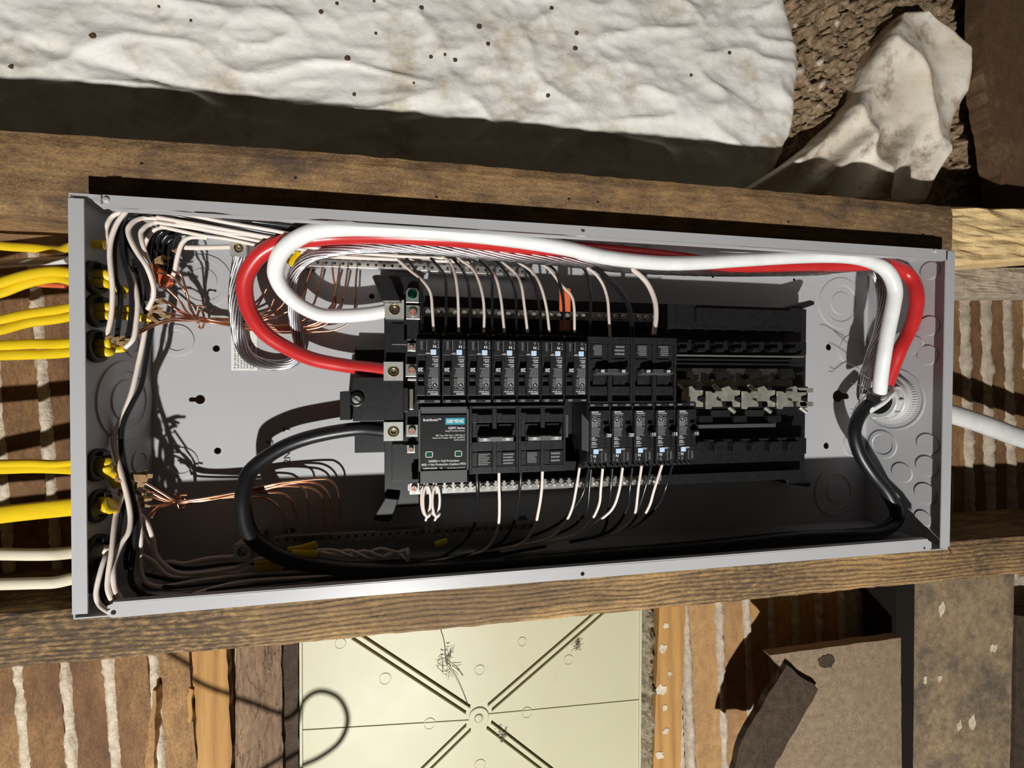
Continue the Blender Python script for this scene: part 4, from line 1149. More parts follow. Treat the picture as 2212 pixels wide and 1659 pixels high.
lettering([('BoltShield™', -hw + .0045, .0249, 0.0036, 0, .012, 'LEFT'), ('QSPD Series', hw - .004, .0165, 0.0032, 0, .012, 'RIGHT'), ('Surge Protective Device', hw - .004, .0137, 0.0020, 0, .006, 'RIGHT'),
           ('SPD Type: SPD Type 1, SPD Type 2', hw - .004, .0092, 0.0020, 0, .006, 'RIGHT'), ('Rated Line Voltage: 120 VAC, 50/60 Hz', hw - .004, .0068, 0.0020, 0, .006, 'RIGHT'), ('SCCR: 22 kA', hw - .004, .0044, 0.0020, 0, .006, 'RIGHT'),
           ('GREEN = Full Protection', 0, -.0165, 0.0030, 0, .008), ('RED = No Protection (replace SPD)', 0, -.0199, 0.0030, 0, .008), ('QSPD2A035B', -hw + .0045, -.0238, 0.0024, 0, .012, 'LEFT'),
           ('UL', -.0025, -.0237, 0.0022, 0, .01), ('usa.siemens.com/surge', hw - .0035, -.0238, 0.0020, 0, .004, 'RIGHT')], 'print', M['print'], lp, 0.0017)
for x in (-hw + .0105, hw - .0105):
    mb = MB()
    for b in ((-.0036, .0036, .0024, .0030), (-.0036, .0036, -.0030, -.0024), (-.0036, -.0030, -.0030, .0030), (.0030, .0036, -.0030, .0030)):
        mb.box(x + b[0], x + b[1], 0.0013, 0.002, -.0095 + b[2], -.0095 + b[3])
    wf = mb.build('window_frame', M['print'], spd)
    mb = MB(); mb.box(x - .003, x + .003, 0.0015, 0.0022, -.0119, -.0071); mb.build('window_pane', M['green_led'], wf)

# ------------------------------------------------------------------ wires and cables
def path(pts, ys, r=0.002, k=7, free=False):
    """pts = pixels; ys = depths spread along them"""
    n = len(pts); out = []
    for i, (px, py) in enumerate(pts):
        t = i / (n - 1) * (len(ys) - 1); a = int(min(t, len(ys) - 2)); f = t - a
        Y = ys[a] + (ys[a + 1] - ys[a]) * f if len(ys) > 1 else ys[0]
        out.append(at(px, py, Y) if free else inside(px, py, Y, r))
    return smooth_path(out, k)
def wire(pts, ys, material, label, group=None, r=0.0019, nm=None, cat='wire', n=8, free=False, rb=None, up=None, k=7):
    nm = nm or {'white_ins': 'white_wire', 'black_ins': 'black_wire', 'copper': 'ground_wire', 'yellow': 'yellow_cable', 'cream_sheath': 'cream_cable'}.get(material, 'wire')
    mb = MB(); mb.tube(path(pts, ys, r, k, free), r, n, True, rb, up)
    o = mb.build(nm, M[material])
    tag(o, label, cat, group)
    return o

# three thick feeders
wire([(836, 672), (800, 678), (751, 682), (697, 681), (652, 662), (616, 632), (598, 601), (596, 577), (607, 547), (634, 521), (679, 500), (751, 493), (842, 495), (941, 501), (1074, 514), (1208, 534), (1308, 556), (1417, 568), (1507, 568), (1600, 562),
      (1750, 554), (1840, 556), (1895, 571), (1922, 594), (1933, 627), (1929, 663), (1918, 717), (1909, 771), (1903, 815), (1900, 850)],
     [0.074, 0.076, 0.070, 0.052, 0.036, 0.024, 0.020, 0.020, 0.020, 0.020, 0.020, 0.019, 0.018, 0.024, 0.036, 0.050], 'white_feed',
     'thick white feeder cable looping from its square lug and along the panel', r=0.0078, nm='white_feeder', cat='cable', n=24)
wire([(836, 800), (800, 796), (747, 790), (676, 776), (617, 750), (570, 718), (540, 675), (529, 632), (532, 596), (552, 561), (579, 538), (620, 522), (679, 516), (733, 512), (842, 511), (968, 517), (1077, 528), (1167, 536), (1254, 538), (1363, 548), (1453, 557), (1516, 566),
      (1600, 574), (1750, 572), (1830, 573), (1880, 571), (1916, 572), (1948, 583), (1970, 605), (1980, 638), (1976, 681), (1963, 717), (1945, 753), (1931, 789), (1916, 830)],
     [0.070, 0.076, 0.074, 0.064, 0.056, 0.048, 0.044, 0.044, 0.046, 0.046, 0.046, 0.046, 0.046, 0.044, 0.042, 0.040, 0.038, 0.042, 0.054], 'red_feed',
     'thick red feeder cable looping from its square lug and behind the white feeder', r=0.0078, nm='red_feeder', cat='cable', n=24)
wire([(836, 931), (770, 927), (676, 943), (606, 969), (547, 1011), (530, 1046), (525, 1085), (530, 1127), (547, 1163), (579, 1188), (625, 1208), (688, 1221), (769, 1231), (900, 1231), (1100, 1219), (1300, 1201), (1500, 1183), (1700, 1163), (1833, 1156),
      (1902, 1148), (1933, 1127), (1936, 1103), (1914, 1060), (1883, 1022), (1857, 980), (1845, 935), (1856, 899), (1878, 872)],
     [0.072, 0.078, 0.070, 0.058, 0.052, 0.050, 0.050, 0.050, 0.050, 0.048, 0.050, 0.050, 0.050, 0.048, 0.046, 0.050, 0.056, 0.060, 0.062], 'black_feed',
     'thick black feeder cable looping from its square lug and lying along the shaded panel wall', r=0.0078, nm='black_feeder', cat='cable', n=24)

# bare stranded conductor
def stranded(pts, ys, R, ns, twist, material, label, nm, r=0.0013, spread=None):
    P = path(pts, ys, R, 9)
    L = len(P)
    t = [(P[min(i + 1, L - 1)] - P[max(i - 1, 0)]).normalized() for i in range(L)]
    u = t[0].orthogonal().normalized(); us = []
    for i in range(L):
        u = (u - t[i] * u.dot(t[i])).normalized(); us.append(u.copy())
    mb = MB(); s = [0]
    for i in range(1, L): s.append(s[-1] + (P[i] - P[i - 1]).length)
    for k in range(ns):
        line = []
        for i in range(L):
            a = 2 * math.pi * k / ns + s[i] * twist
            w = t[i].cross(us[i])
            rr = R * (spread(i / L) if spread else 1)
            q = P[i] + us[i] * math.cos(a) * rr + w * math.sin(a) * rr * 0.8
            q.x = max(-WX + .003, min(WX - .003, q.x)); q.z = max(-HZ + .003, min(HZ - .003, q.z)); q.y = min(q.y, DB - 0.0018)
            line.append(q)
        mb.tube(line, r, 6)
    o = mb.build(nm, M[material]); tag(o, label, 'cable'); return o
stranded([(519, 552), (514, 586), (508, 640), (511, 695), (520, 740), (538, 771), (570, 786), (605, 789), (634, 780), (648, 757), (642, 722), (635, 690), (632, 655), (630, 620), (634, 596), (648, 572), (679, 551), (733, 540), (805, 534), (880, 535), (986, 543), (1095, 554), (1203, 562), (1350, 578), (1550, 586),
          (1750, 585), (1804, 580), (1858, 577), (1888, 590), (1905, 640), (1900, 708), (1880, 771), (1871, 815), (1868, 850)],
         [0.066, 0.080, 0.097, 0.098, 0.098, 0.092, 0.080, 0.064, 0.054, 0.050, 0.050, 0.050, 0.052, 0.056, 0.056, 0.058, 0.062], 0.0054, 12, 30, 'alu',
         'bare stranded aluminium conductor running behind the feeders and looping to its own lug', 'bare_conductor', r=0.00135)
for k, (pts) in enumerate(([(1866, 800), (1840, 788), (1826, 784), (1818, 787)], [(1878, 818), (1858, 806), (1848, 800)], [(1880, 850), (1868, 838), (1850, 830), (1836, 828)], [(1872, 850), (1852, 872), (1842, 890), (1836, 894)], [(1876, 846), (1850, 880), (1838, 884)])):
    mb = MB(); mb.tube(path(pts, [0.050, 0.040], 0.0004), 0.00042, 5); o = mb.build('stray_strand', M['alu'])
    tag(o, 'single loose aluminium strand poking out beside the cable fitting', 'strand', 'loose strands at the cable fitting')

# lugs for the grounding conductor
for px, py, yf, lb in ((515, 536, 0.058, 'square metal grounding lug at the end of the bare aluminium conductor'), (523, 1192, 0.056, 'square metal grounding lug in the shade beside the black feeder')):
    r0 = thing('grounding_lug', lb, 'lug')
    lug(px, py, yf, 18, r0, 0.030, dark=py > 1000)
    q = at(px, py, yf); mb = MB(); mb.box(q.x - .007, q.x + .007, yf + 0.028, DB, q.z - .006, q.z + .006); mb.build('lug_foot', M['barmetal'], r0)

# equipment ground bars
def gbar(px0, py0, px1, py1, yf, n, label, flip):
    a = at(px0, py0, yf); b = at(px1, py1, yf)
    z = (a.z + b.z) / 2
    r0 = thing('ground_bar', label, 'ground bar')
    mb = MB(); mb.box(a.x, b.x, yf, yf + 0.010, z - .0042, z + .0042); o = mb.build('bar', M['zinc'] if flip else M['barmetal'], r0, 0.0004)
    for k in range(n):
        x = a.x + (b.x - a.x) * (k + .5) / n
        s = bpy.data.objects.new('screw', sm); link(s, r0)
        s.location = (x, yf + 0.004, z + (.0042 if flip else -.0042)); s.rotation_euler = (math.radians(-75 if flip else 75), 0, 0)
        mb2 = MB(); mb2.prism(circle(x, z, .0016, 8), yf - .0003, yf + .0002); mb2.build('wire_hole', M['ink'], r0)
    for e in (a.x + .01, b.x - .01):
        mb = MB(); mb.box(e - .004, e + .004, yf + .009, DB, z - .004, z + .004); mb.build('stand_off', M['black'], r0)
gbar(640, 572, 1152, 582, 0.082, 30, 'bright metal ground bar where the bare copper wires end behind the aluminium strands', True)
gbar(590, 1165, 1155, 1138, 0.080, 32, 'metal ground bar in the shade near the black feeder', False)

# --- wires into the row of inverted breakers
UW = [[(860, 562), (887, 585), (905, 599), (921, 616), (931, 637), (934, 672), (937, 716)], [(950, 548), (974, 569), (983, 594), (988, 627), (990, 663), (991, 718)], [(985, 556), (1016, 576), (1032, 601), (1043, 641), (1046, 681), (1045, 719)],
      [(1035, 560), (1061, 585), (1073, 605), (1082, 645), (1086, 681), (1090, 719)], [(1080, 562), (1113, 590), (1126, 616), (1133, 663), (1140, 719)], [(1112, 562), (1149, 587), (1167, 616), (1180, 663), (1187, 718)], [(1155, 561), (1185, 581), (1213, 616), (1233, 637), (1240, 663), (1241, 719)]]
UB = [[(862, 540), (896, 581), (909, 616), (912, 681), (912, 716)], [(918, 545), (947, 576), (961, 598), (964, 645), (963, 718)], [(970, 550), (997, 580), (1010, 608), (1015, 654), (1016, 718)], [(1028, 556), (1055, 581), (1063, 601), (1063, 645), (1063, 718)],
      [(1066, 558), (1095, 590), (1111, 623), (1115, 663), (1115, 719)], [(1120, 562), (1149, 601), (1160, 637), (1167, 681), (1168, 719)], [(1166, 560), (1195, 580), (1206, 600), (1217, 655), (1219, 719)]]
for k in range(7):
    wire(UW[k], [0.066, 0.050, 0.036, 0.030, 0.026], 'white_ins', 'white wire curving into the %s inverted arc-fault breaker counted from the red lug' % ORD[k], 'white wires into the inverted breakers', r=0.0016)
    wire(UB[k], [0.068, 0.054, 0.040, 0.034, 0.028], 'black_ins', 'black wire curving into the %s inverted arc-fault breaker counted from the red lug' % ORD[k], 'black wires into the inverted breakers', r=0.0016)
wire([(1238, 563), (1254, 572), (1281, 587), (1301, 612), (1312, 645), (1315, 681), (1318, 730)], [0.062, 0.045, 0.034, 0.026], 'white_ins', 'white wire into the inverted two-pole breaker beside the orange strip', r=0.0017)
wire([(1215, 560), (1251, 572), (1269, 594), (1276, 636), (1275, 681), (1274, 730)], [0.064, 0.048, 0.036, 0.026], 'black_ins', 'black wire into the inverted two-pole breaker beside the orange strip', r=0.0017)
wire([(1225, 558), (1243, 564), (1281, 576), (1318, 607), (1345, 637), (1361, 674), (1366, 730)], [0.060, 0.048, 0.036, 0.026], 'black_ins', 'thick black wire arching into the last inverted two-pole breaker', r=0.0028, n=12)
wire([(1310, 568), (1337, 573), (1363, 580), (1395, 608), (1413, 645), (1417, 681), (1412, 724)], [0.060, 0.048, 0.036, 0.026], 'white_ins', 'thick white wire arching into the last inverted two-pole breaker', r=0.0029, n=12)
o = pbox('orange_strip', 1209, 622, 1233, 716, 0.046, 0.050, M['orange'], 'flat orange plastic strip standing among the wires of the seventh inverted breaker', 'strip', None, 0.001)

# --- wires leaving the row of upright breakers
LWd = [('black_ins', [(1029, 1008), (1031, 1050), (1031, 1087), (1028, 1123), (1017, 1150), (995, 1177), (945, 1207), (880, 1222)], 'black wire under the two-pole breaker that touches the surge protector'),
       ('white_ins', [(1078, 1008), (1078, 1047), (1079, 1087), (1078, 1123), (1073, 1150), (1060, 1175), (1035, 1193), (963, 1208), (890, 1220)], 'white wire under the two-pole breaker that touches the surge protector'),
       ('black_ins', [(1126, 1010), (1124, 1047), (1118, 1096), (1107, 1137), (1080, 1173), (1030, 1192), (960, 1212)], 'black wire under the two-pole breaker that borders the empty slot'),
       ('white_ins', [(1172, 1012), (1170, 1059), (1163, 1105), (1153, 1141), (1125, 1175), (1071, 1187), (990, 1196)], 'white wire under the two-pole breaker that borders the empty slot')]
W3 = [[(1252, 1010), (1245, 1054), (1236, 1097), (1221, 1128), (1192, 1159), (1138, 1175), (1050, 1192)], [(1302, 1012), (1298, 1054), (1294, 1090), (1276, 1126), (1247, 1152), (1201, 1165), (1120, 1180)], [(1345, 1010), (1337, 1061), (1321, 1101), (1283, 1132), (1247, 1155), (1190, 1170), (1110, 1184)],
      [(1386, 1006), (1379, 1054), (1377, 1072), (1371, 1110), (1351, 1137), (1319, 1155), (1270, 1162)], [(1430, 1004), (1413, 1058), (1402, 1094), (1380, 1126), (1337, 1150), (1280, 1164)]]
B3 = [[(1272, 1012), (1261, 1061), (1245, 1090), (1221, 1119), (1189, 1141), (1130, 1165), (1060, 1185)], [(1323, 1012), (1319, 1059), (1315, 1096), (1308, 1137), (1290, 1158), (1230, 1172)], [(1366, 1010), (1360, 1061), (1355, 1097), (1333, 1134), (1300, 1155), (1230, 1170)],
      [(1407, 1006), (1395, 1050), (1380, 1096), (1366, 1126), (1330, 1150), (1260, 1165)], [(1454, 1000), (1438, 1054), (1426, 1083), (1402, 1112), (1364, 1139), (1310, 1158)]]
for mt, pts, lb in LWd: wire(pts, [0.026, 0.030, 0.045, 0.060, 0.066, 0.066], mt, lb, r=0.0017)
for k in range(5):
    wire(W3[k], [0.028, 0.034, 0.048, 0.062, 0.068], 'white_ins', 'white wire hanging from the %s upright arc-fault breaker after the empty slot' % ORD[k], 'white wires under the upright arc-fault breakers', r=0.0016)
    wire(B3[k], [0.030, 0.036, 0.050, 0.062, 0.070], 'black_ins', 'black wire hanging from the %s upright arc-fault breaker after the empty slot' % ORD[k], 'black wires under the upright arc-fault breakers', r=0.0016)
wire([(1277, 1014), (1273, 1059), (1268, 1101), (1250, 1126), (1221, 1146), (1170, 1167)], [0.032, 0.040, 0.058, 0.070], 'black_ins', 'extra black wire beside the first upright arc-fault breaker wire pair', r=0.0015)
# curled pigtail of the surge protector
def coil(cx, cy, rx, ry, Y, turns, dx):
    pts = []
    for i in range(int(turns * 10) + 1):
        a = 2 * math.pi * i / 10 + math.pi / 2
        q = at(cx + rx * math.cos(a) + dx * i / 10, cy - ry * math.sin(a), Y)
        q.y += 0.0035 * math.sin(a * 0.5); pts.append(q)
    return pts
for k, (cx, tail) in enumerate(((918, (922, 1150)), (938, (932, 1150)))):
    pts = [at(cx - 2, 1036, 0.034)] + coil(cx, 1082, 9, 33, 0.036, 1.6, 4) + [at(cx + 2, 1122, 0.050), at(*tail, 0.078)]
    mb = MB(); mb.tube(smooth_path(pts, 4), 0.0015, 8); o = mb.build('curled_wire', M['white_ins'])
    tag(o, 'curled white lead hanging under the surge protector', 'wire', 'curled surge protector leads')

# --- bare copper grounds of the upper bundle
TIE = (433, 690)
G1 = [([(330, 655), (352, 650), (385, 672), (414, 686)], [(470, 694), (560, 706), (640, 706), (690, 700), (722, 668), (724, 623), (720, 597), (717, 567)]),
      ([(318, 640), (350, 646), (390, 672), (418, 688)], [(470, 690), (560, 700), (650, 694), (676, 660), (684, 637), (693, 597), (699, 567)]),
      ([(362, 624), (388, 650), (404, 674), (422, 686)], [(470, 688), (560, 693), (640, 664), (652, 644), (661, 614), (673, 578)]),
      ([(374, 586), (392, 596), (405, 640), (412, 668), (426, 686)], [(470, 698), (580, 712), (660, 712), (705, 700), (735, 668), (742, 641), (748, 605), (753, 567)]),
      ([(340, 588), (372, 598), (400, 630), (412, 664), (424, 688)], [(480, 700), (580, 718), (697, 716), (733, 709), (756, 695), (766, 666), (769, 605), (773, 567)]),
      ([(300, 715), (330, 700), (372, 688), (415, 690)], [(470, 700), (560, 710), (640, 708), (690, 694), (715, 668), (724, 630), (730, 601), (735, 569)]),
      ([(298, 722), (332, 704), (374, 693), (415, 693)], [(470, 692), (530, 680), (556, 660), (576, 624)]),
      ([(345, 672), (380, 680), (415, 688)], [(470, 690), (540, 684), (580, 668), (592, 646)]),
      ([(345, 680), (380, 688), (415, 692)], [(470, 694), (560, 688), (605, 664), (620, 640)])]
for k, (a, b) in enumerate(G1):
    off = (k % 3 - 1) * 2.5
    wire(a + [(TIE[0], TIE[1] + off + (k // 3 - 1) * 2)] + b, [0.050, 0.060, 0.080, 0.092, 0.096, 0.094, 0.088, 0.082], 'copper', 'bare copper ground wire in the tied bundle that fans out under the white loop', 'copper grounds of the tied bundle beside the white loop', r=0.00112, n=7)
G2 = [([(312, 1042), (345, 1062), (375, 1080)], [(440, 1076), (530, 1060), (600, 1044), (690, 1035), (715, 1040), (730, 1060), (733, 1090), (737, 1140)]),
      ([(305, 1055), (330, 1066), (365, 1082)], [(440, 1080), (530, 1066), (610, 1047), (652, 1042), (684, 1045), (706, 1061), (717, 1087), (722, 1142)]),
      ([(308, 1075), (335, 1076), (368, 1086)], [(440, 1080), (530, 1070), (597, 1052), (657, 1052), (684, 1061), (699, 1083), (703, 1144)]),
      ([(302, 1096), (335, 1092), (368, 1088)], [(440, 1082), (540, 1062), (585, 1049), (625, 1045), (648, 1051), (662, 1066), (667, 1110), (670, 1148)]),
      ([(328, 1118), (340, 1100), (368, 1090)], [(440, 1078), (530, 1068), (567, 1065), (603, 1065), (622, 1073), (634, 1092), (648, 1150)]),
      ([(322, 1112), (345, 1094), (372, 1090)], [(440, 1078), (541, 1074), (578, 1078), (605, 1100), (625, 1150)])]
for k, (a, b) in enumerate(G2):
    wire(a + [(391, 1085 + (k % 3 - 1) * 2.4)] + b, [0.050, 0.062, 0.074, 0.082, 0.084, 0.082, 0.080], 'copper', 'bare copper ground wire in the bundle that passes behind the black feeder', 'copper grounds of the tied bundle behind the black feeder', r=0.00112, n=7)
def tie(px, py, Y, h, label):
    c0 = at(px, py, Y); r = h / 1500
    mb = MB(); pts = [c0 + Vector((0.0015 * math.sin(a * .5), -math.cos(a) * 0.0055 - 0.001, math.sin(a) * r)) for a in [2 * math.pi * i / 12 for i in range(13)]]
    mb.tube(pts, 0.0011, 6)
    mb.tube(smooth_path([c0 + Vector((0, -.0065, r * .8)), c0 + Vector((.002, -.008, r * 1.3)), c0 + Vector((.009, -.007, r * 1.25))], 4), 0.0011, 6)
    mb.tube(smooth_path([c0 + Vector((0, -.0065, r * .8)), c0 + Vector((-.002, -.008, r * 1.3)), c0 + Vector((-.004, -.006, r * 1.4))], 4), 0.0011, 6)
    o = mb.build('copper_tie', M['copper']); tag(o, label, 'wire tie')
tie(433, 690, 0.089, 15, 'copper wire twisted around the ground bundle beside the white loop')
tie(392, 1085, 0.079, 11, 'copper wire twisted around the ground bundle behind the black feeder')

# --- cables entering through the short end wall
CL = [(203, 600), (207, 672), (206, 748), (208, 1004), (210, 1092), (206, 1190), (206, 1245)]
CLN = ['around the bowed yellow pair', 'around the yellow pair ending in crumpled paper', 'around the straight yellow pair', 'around the bent yellow pair', 'around the single wide yellow cable', 'around the cream cable by the wide yellow one', 'around the cream cable nearest the dark stud']
for (px, py), lb in zip(CL, CLN):
    q = atX(px, py, -WX + T)
    r0 = thing('cable_bushing', 'round black plastic bushing ' + lb, 'bushing')
    mb = MB(); mb.lathe([(0.0150, -0.0002), (0.0150, 0.003), (0.0135, 0.0042), (0.0105, 0.0042), (0.0100, 0.0), (0.0001, 0.0)], q, (1, 0, 0), 24); mb.build('collar', M['rubber'], r0)
    mb = MB(); mb.box(q.x + .0005, q.x + .009, q.y - .004, q.y + .004, q.z + .0085, q.z + .0125); mb.build('latch', M['rubber'], r0, 0.0006)
    mb = MB(); mb.lathe([(0.0125, 0.001), (0.0125, 0.007), (0.0095, 0.007), (0.0001, 0.0065)], Vector((-WX, q.y, q.z)), (-1, 0, 0), 20); mb.build('outer_collar', M['rubber'], r0)
def entry(out_px, bush, in_px, material, label, ra, rb_, yo=0.045, dz=0, group=None):
    """sheathed cable from outside the frame, through a bushing, to its stripped end"""
    q = atX(*CL[bush], -WX); q = q + Vector((0, 0, dz))
    pts = [at(x, y, yo + 0.012 * (1 - i / max(1, len(out_px) - 1))) for i, (x, y) in enumerate(out_px)]
    pts.insert(0, pts[0] + (pts[0] - pts[1]) * 4)
    pts = [p for p in pts] + [q + Vector((-0.012, 0, 0)), q + Vector((0.010, -0.001, 0))]
    pts += [inside(x, y, Y, ra) for x, y, Y in in_px]
    mb = MB(); mb.tube(smooth_path(pts, 6), ra, 14, True, rb_, (0, 1, 0))
    o = mb.build('yellow_cable' if material == 'yellow' else 'cream_cable', M[material]); tag(o, label, 'cable', group)
entry([(-90, 516), (0, 531), (70, 536), (128, 541)], 0, [], 'yellow', 'yellow cable coming in alone above the pairs, behind the flange', 0.0042, 0.0030, 0.058, 0.030)
entry([(-90, 640), (0, 612), (60, 594), (120, 586)], 0, [(232, 612, 0.030), (252, 620, 0.034), (272, 630, 0.040)], 'yellow', 'bowed yellow cable entering the first bushing', 0.0046, 0.0032, 0.030, 0.003)
entry([(-90, 655), (0, 634), (60, 612), (120, 601)], 0, [(240, 618, 0.038), (268, 640, 0.050)], 'yellow', 'bowed yellow cable tucked under another at the first bushing', 0.0042, 0.0030, 0.036, -0.005)
entry([(-90, 706), (0, 691), (60, 678), (120, 670)], 1, [(238, 669, 0.034), (262, 667, 0.040), (283, 668, 0.046)], 'yellow', 'yellow cable at the second bushing, on the side of the first', 0.0042, 0.0030, 0.034, 0.004)
entry([(-90, 730), (0, 714), (60, 698), (120, 690)], 1, [(238, 681, 0.036), (270, 683, 0.044), (306, 686, 0.048), (328, 687, 0.050)], 'yellow', 'yellow cable at the second bushing ending in torn brown paper', 0.0042, 0.0030, 0.036, -0.004)
entry([(-90, 746), (0, 746), (70, 743), (120, 743)], 2, [(226, 744, 0.030), (244, 748, 0.034)], 'yellow', 'straight yellow cable at the third bushing on the side of the second', 0.0046, 0.0030, 0.032, 0.003)
entry([(-90, 770), (0, 768), (70, 766), (120, 764)], 2, [(232, 756, 0.034), (262, 753, 0.036), (272, 751, 0.036)], 'yellow', 'straight yellow cable at the third bushing ending lower in torn paper', 0.0046, 0.0030, 0.034, -0.005)
entry([(-90, 1001), (0, 1001), (70, 1000), (120, 1002)], 3, [(222, 1004, 0.034), (244, 1014, 0.040), (262, 1028, 0.046)], 'yellow', 'yellow cable at the fourth bushing bending towards the copper bundle', 0.0036, 0.0028, 0.034, 0.003)
entry([(-90, 1014), (0, 1013), (70, 1011), (120, 1012)], 3, [(224, 1018, 0.034), (243, 1030, 0.040), (256, 1050, 0.046)], 'yellow', 'wider bent yellow cable at the fourth bushing, second of the pair', 0.0048, 0.0028, 0.036, -0.004)
entry([(-90, 1124), (0, 1112), (70, 1104), (120, 1099)], 4, [(222, 1090, 0.034), (240, 1092, 0.036), (248, 1093, 0.036)], 'yellow', 'single wide yellow cable with a ragged cut end', 0.0082, 0.0034, 0.036, 0)
entry([(-90, 1196), (0, 1197), (70, 1198), (120, 1197)], 5, [(222, 1188, 0.036)], 'cream_sheath', 'cream sheathed cable beside the wide yellow cable', 0.0056, 0.0040, 0.040, 0)
entry([(-90, 1264), (0, 1262), (70, 1260), (120, 1258)], 6, [(226, 1246, 0.034)], 'cream_sheath', 'cream sheathed cable running nearest the dark stud', 0.0054, 0.0038, 0.038, 0)
mb = MB(); mb.tube(smooth_path([at(-60, 600, .07), at(40, 606, .07), at(100, 615, .066), at(146, 618, .058)], 6), 0.0032, 10); o = mb.build('orange_cable', M['orange']); tag(o, 'orange red cable passing behind the bowed yellow cables', 'cable')
mb = MB(); mb.tube(smooth_path([at(-60, 575, .09), at(60, 566, .085), at(146, 562, .08)], 6), 0.0040, 10); o = mb.build('grey_cable', M['seu']); tag(o, 'grey cable in the shade above the bowed yellow cables', 'cable')

# torn paper at the stripped ends
def paper_tuft(px, py, Y, s, label, seed, n=5):
    mb = MB(); rnd = random.Random(seed); c0 = inside(px, py, Y, .004)
    for k in range(n):
        a = rnd.uniform(-.9, .9); L = s / 1500 * rnd.uniform(.7, 1.3); w = L * .34
        d = Vector((math.cos(a), -0.35 * rnd.random(), math.sin(a) * .7)); nn = Vector((-d.z, .25, d.x)).normalized()
        b0 = c0 + Vector((rnd.gauss(0, .0012), rnd.gauss(0, .0012), rnd.gauss(0, .0016)))
        vs = []
        for i in range(4):
            t = i / 3; p = b0 + d * L * t + Vector((0, -.002 * math.sin(t * 3), 0)); ww = w * (1 - .45 * t) * rnd.uniform(.8, 1.2)
            vs += [p + nn * ww / 2, p - nn * ww / 2, p - nn * ww / 2 + Vector((0, .0004, .0002)), p + nn * ww / 2 + Vector((0, .0004, .0002))]
        fs = [(0, 3, 2, 1), (12, 13, 14, 15)] + [(i * 4 + q, i * 4 + (q + 1) % 4, i * 4 + 4 + (q + 1) % 4, i * 4 + 4 + q) for i in range(3) for q in range(4)]
        mb.add(vs, fs)
    o = mb.build('paper_filler', M['paper']); tag(o, label, 'paper')
for i, (px, py, Y, s, lb) in enumerate(((322, 680, .046, 22, 'torn brown paper filler at the end of a second-bushing yellow cable'), (326, 662, .048, 18, 'torn brown paper filler behind the white wire bend near the copper bundle'), (224, 738, .030, 16, 'torn brown paper filler at the first stripped end of the third bushing'),
        (256, 738, .034, 16, 'torn brown paper filler between the two ends at the third bushing'), (282, 578, .050, 14, 'small brown paper flap among the black wires'), (330, 565, .060, 20, 'dark brown paper flap behind the white wire bends'), (372, 542, .066, 14, 'brown paper flap where a copper wire leaves the short black wire'),
        (252, 1030, .038, 14, 'frayed paper by the bent yellow pair'), (254, 1062, .042, 12, 'brown paper shred under the bent yellow pair'), (285, 1026, .048, 26, 'rolled tan paper beside the long black wire'), (290, 1052, .050, 16, 'tan paper knot where the lower copper wires start'), (305, 1080, .052, 14, 'pale paper tip at the start of the lower copper bundle'))):
    paper_tuft(px, py, Y, s, lb, 40 + i)
mb = MB(); c0 = inside(350, 598, .064); mb.tube(smooth_path([c0 + Vector((-.012, 0, .010)), c0, c0 + Vector((.006, -.002, -.009))], 5), 0.0062, 12, True, 0.004, (0, 1, 0)); o = mb.build('red_cable_end', M['orange']); tag(o, 'red orange cable end in the shade behind the white wire bends', 'cable')

# --- wires in the corner at the cable end (towards the bag side)
AW = [([(276, 452), (254, 481), (241, 514), (237, 548), (240, 590), (243, 620), (242, 662), (238, 696), (227, 738)], [0.020, 0.020, 0.020, 0.024, 0.028], 'long white wire sweeping from the corner down to the third bushing', .0020),
      ([(270, 456), (245, 466), (232, 485), (229, 500), (234, 523), (241, 545), (246, 580)], [0.030, 0.028, 0.030, 0.034], 'white wire looping closest to the end wall', .0020),
      ([(480, 492), (420, 482), (328, 471), (298, 474), (281, 487), (277, 501), (284, 523), (298, 548), (315, 573), (326, 599), (332, 624), (330, 645), (319, 668)], [0.040, 0.034, 0.026, 0.024, 0.026, 0.034, 0.042], 'white wire with a wide S bend ending at the second bushing paper', .0021),
      ([(500, 498), (430, 492), (349, 481), (323, 485), (309, 495), (304, 506), (309, 531), (317, 557), (326, 586), (333, 614), (330, 640)], [0.044, 0.038, 0.032, 0.030, 0.036, 0.044], 'white wire nested inside the wide S bend', .0020),
      ([(400, 500), (356, 492), (337, 495), (323, 508), (313, 529), (303, 560)], [0.050, 0.044, 0.046, 0.050], 'shaded white wire behind the nested bends', .0018),
      ([(270, 560), (276, 582), (288, 605), (295, 633), (297, 662), (294, 700), (288, 732), (270, 752)], [0.044, 0.038, 0.034, 0.032, 0.032], 'white wire curving into the lower end at the third bushing', .0020),
      ([(448, 514), (412, 513), (393, 526), (383, 557), (377, 586), (368, 607)], [0.060, 0.056, 0.060, 0.066], 'white wire bending beside the short glossy black wire', .0021),
      ([(390, 534), (430, 535), (470, 534), (506, 533)], [0.066, 0.064], 'straight thick cream wire running into the grounding lug', .0026)]
for pts, ys, lb, r in AW: wire(pts, ys, 'white_ins', lb, r=r)
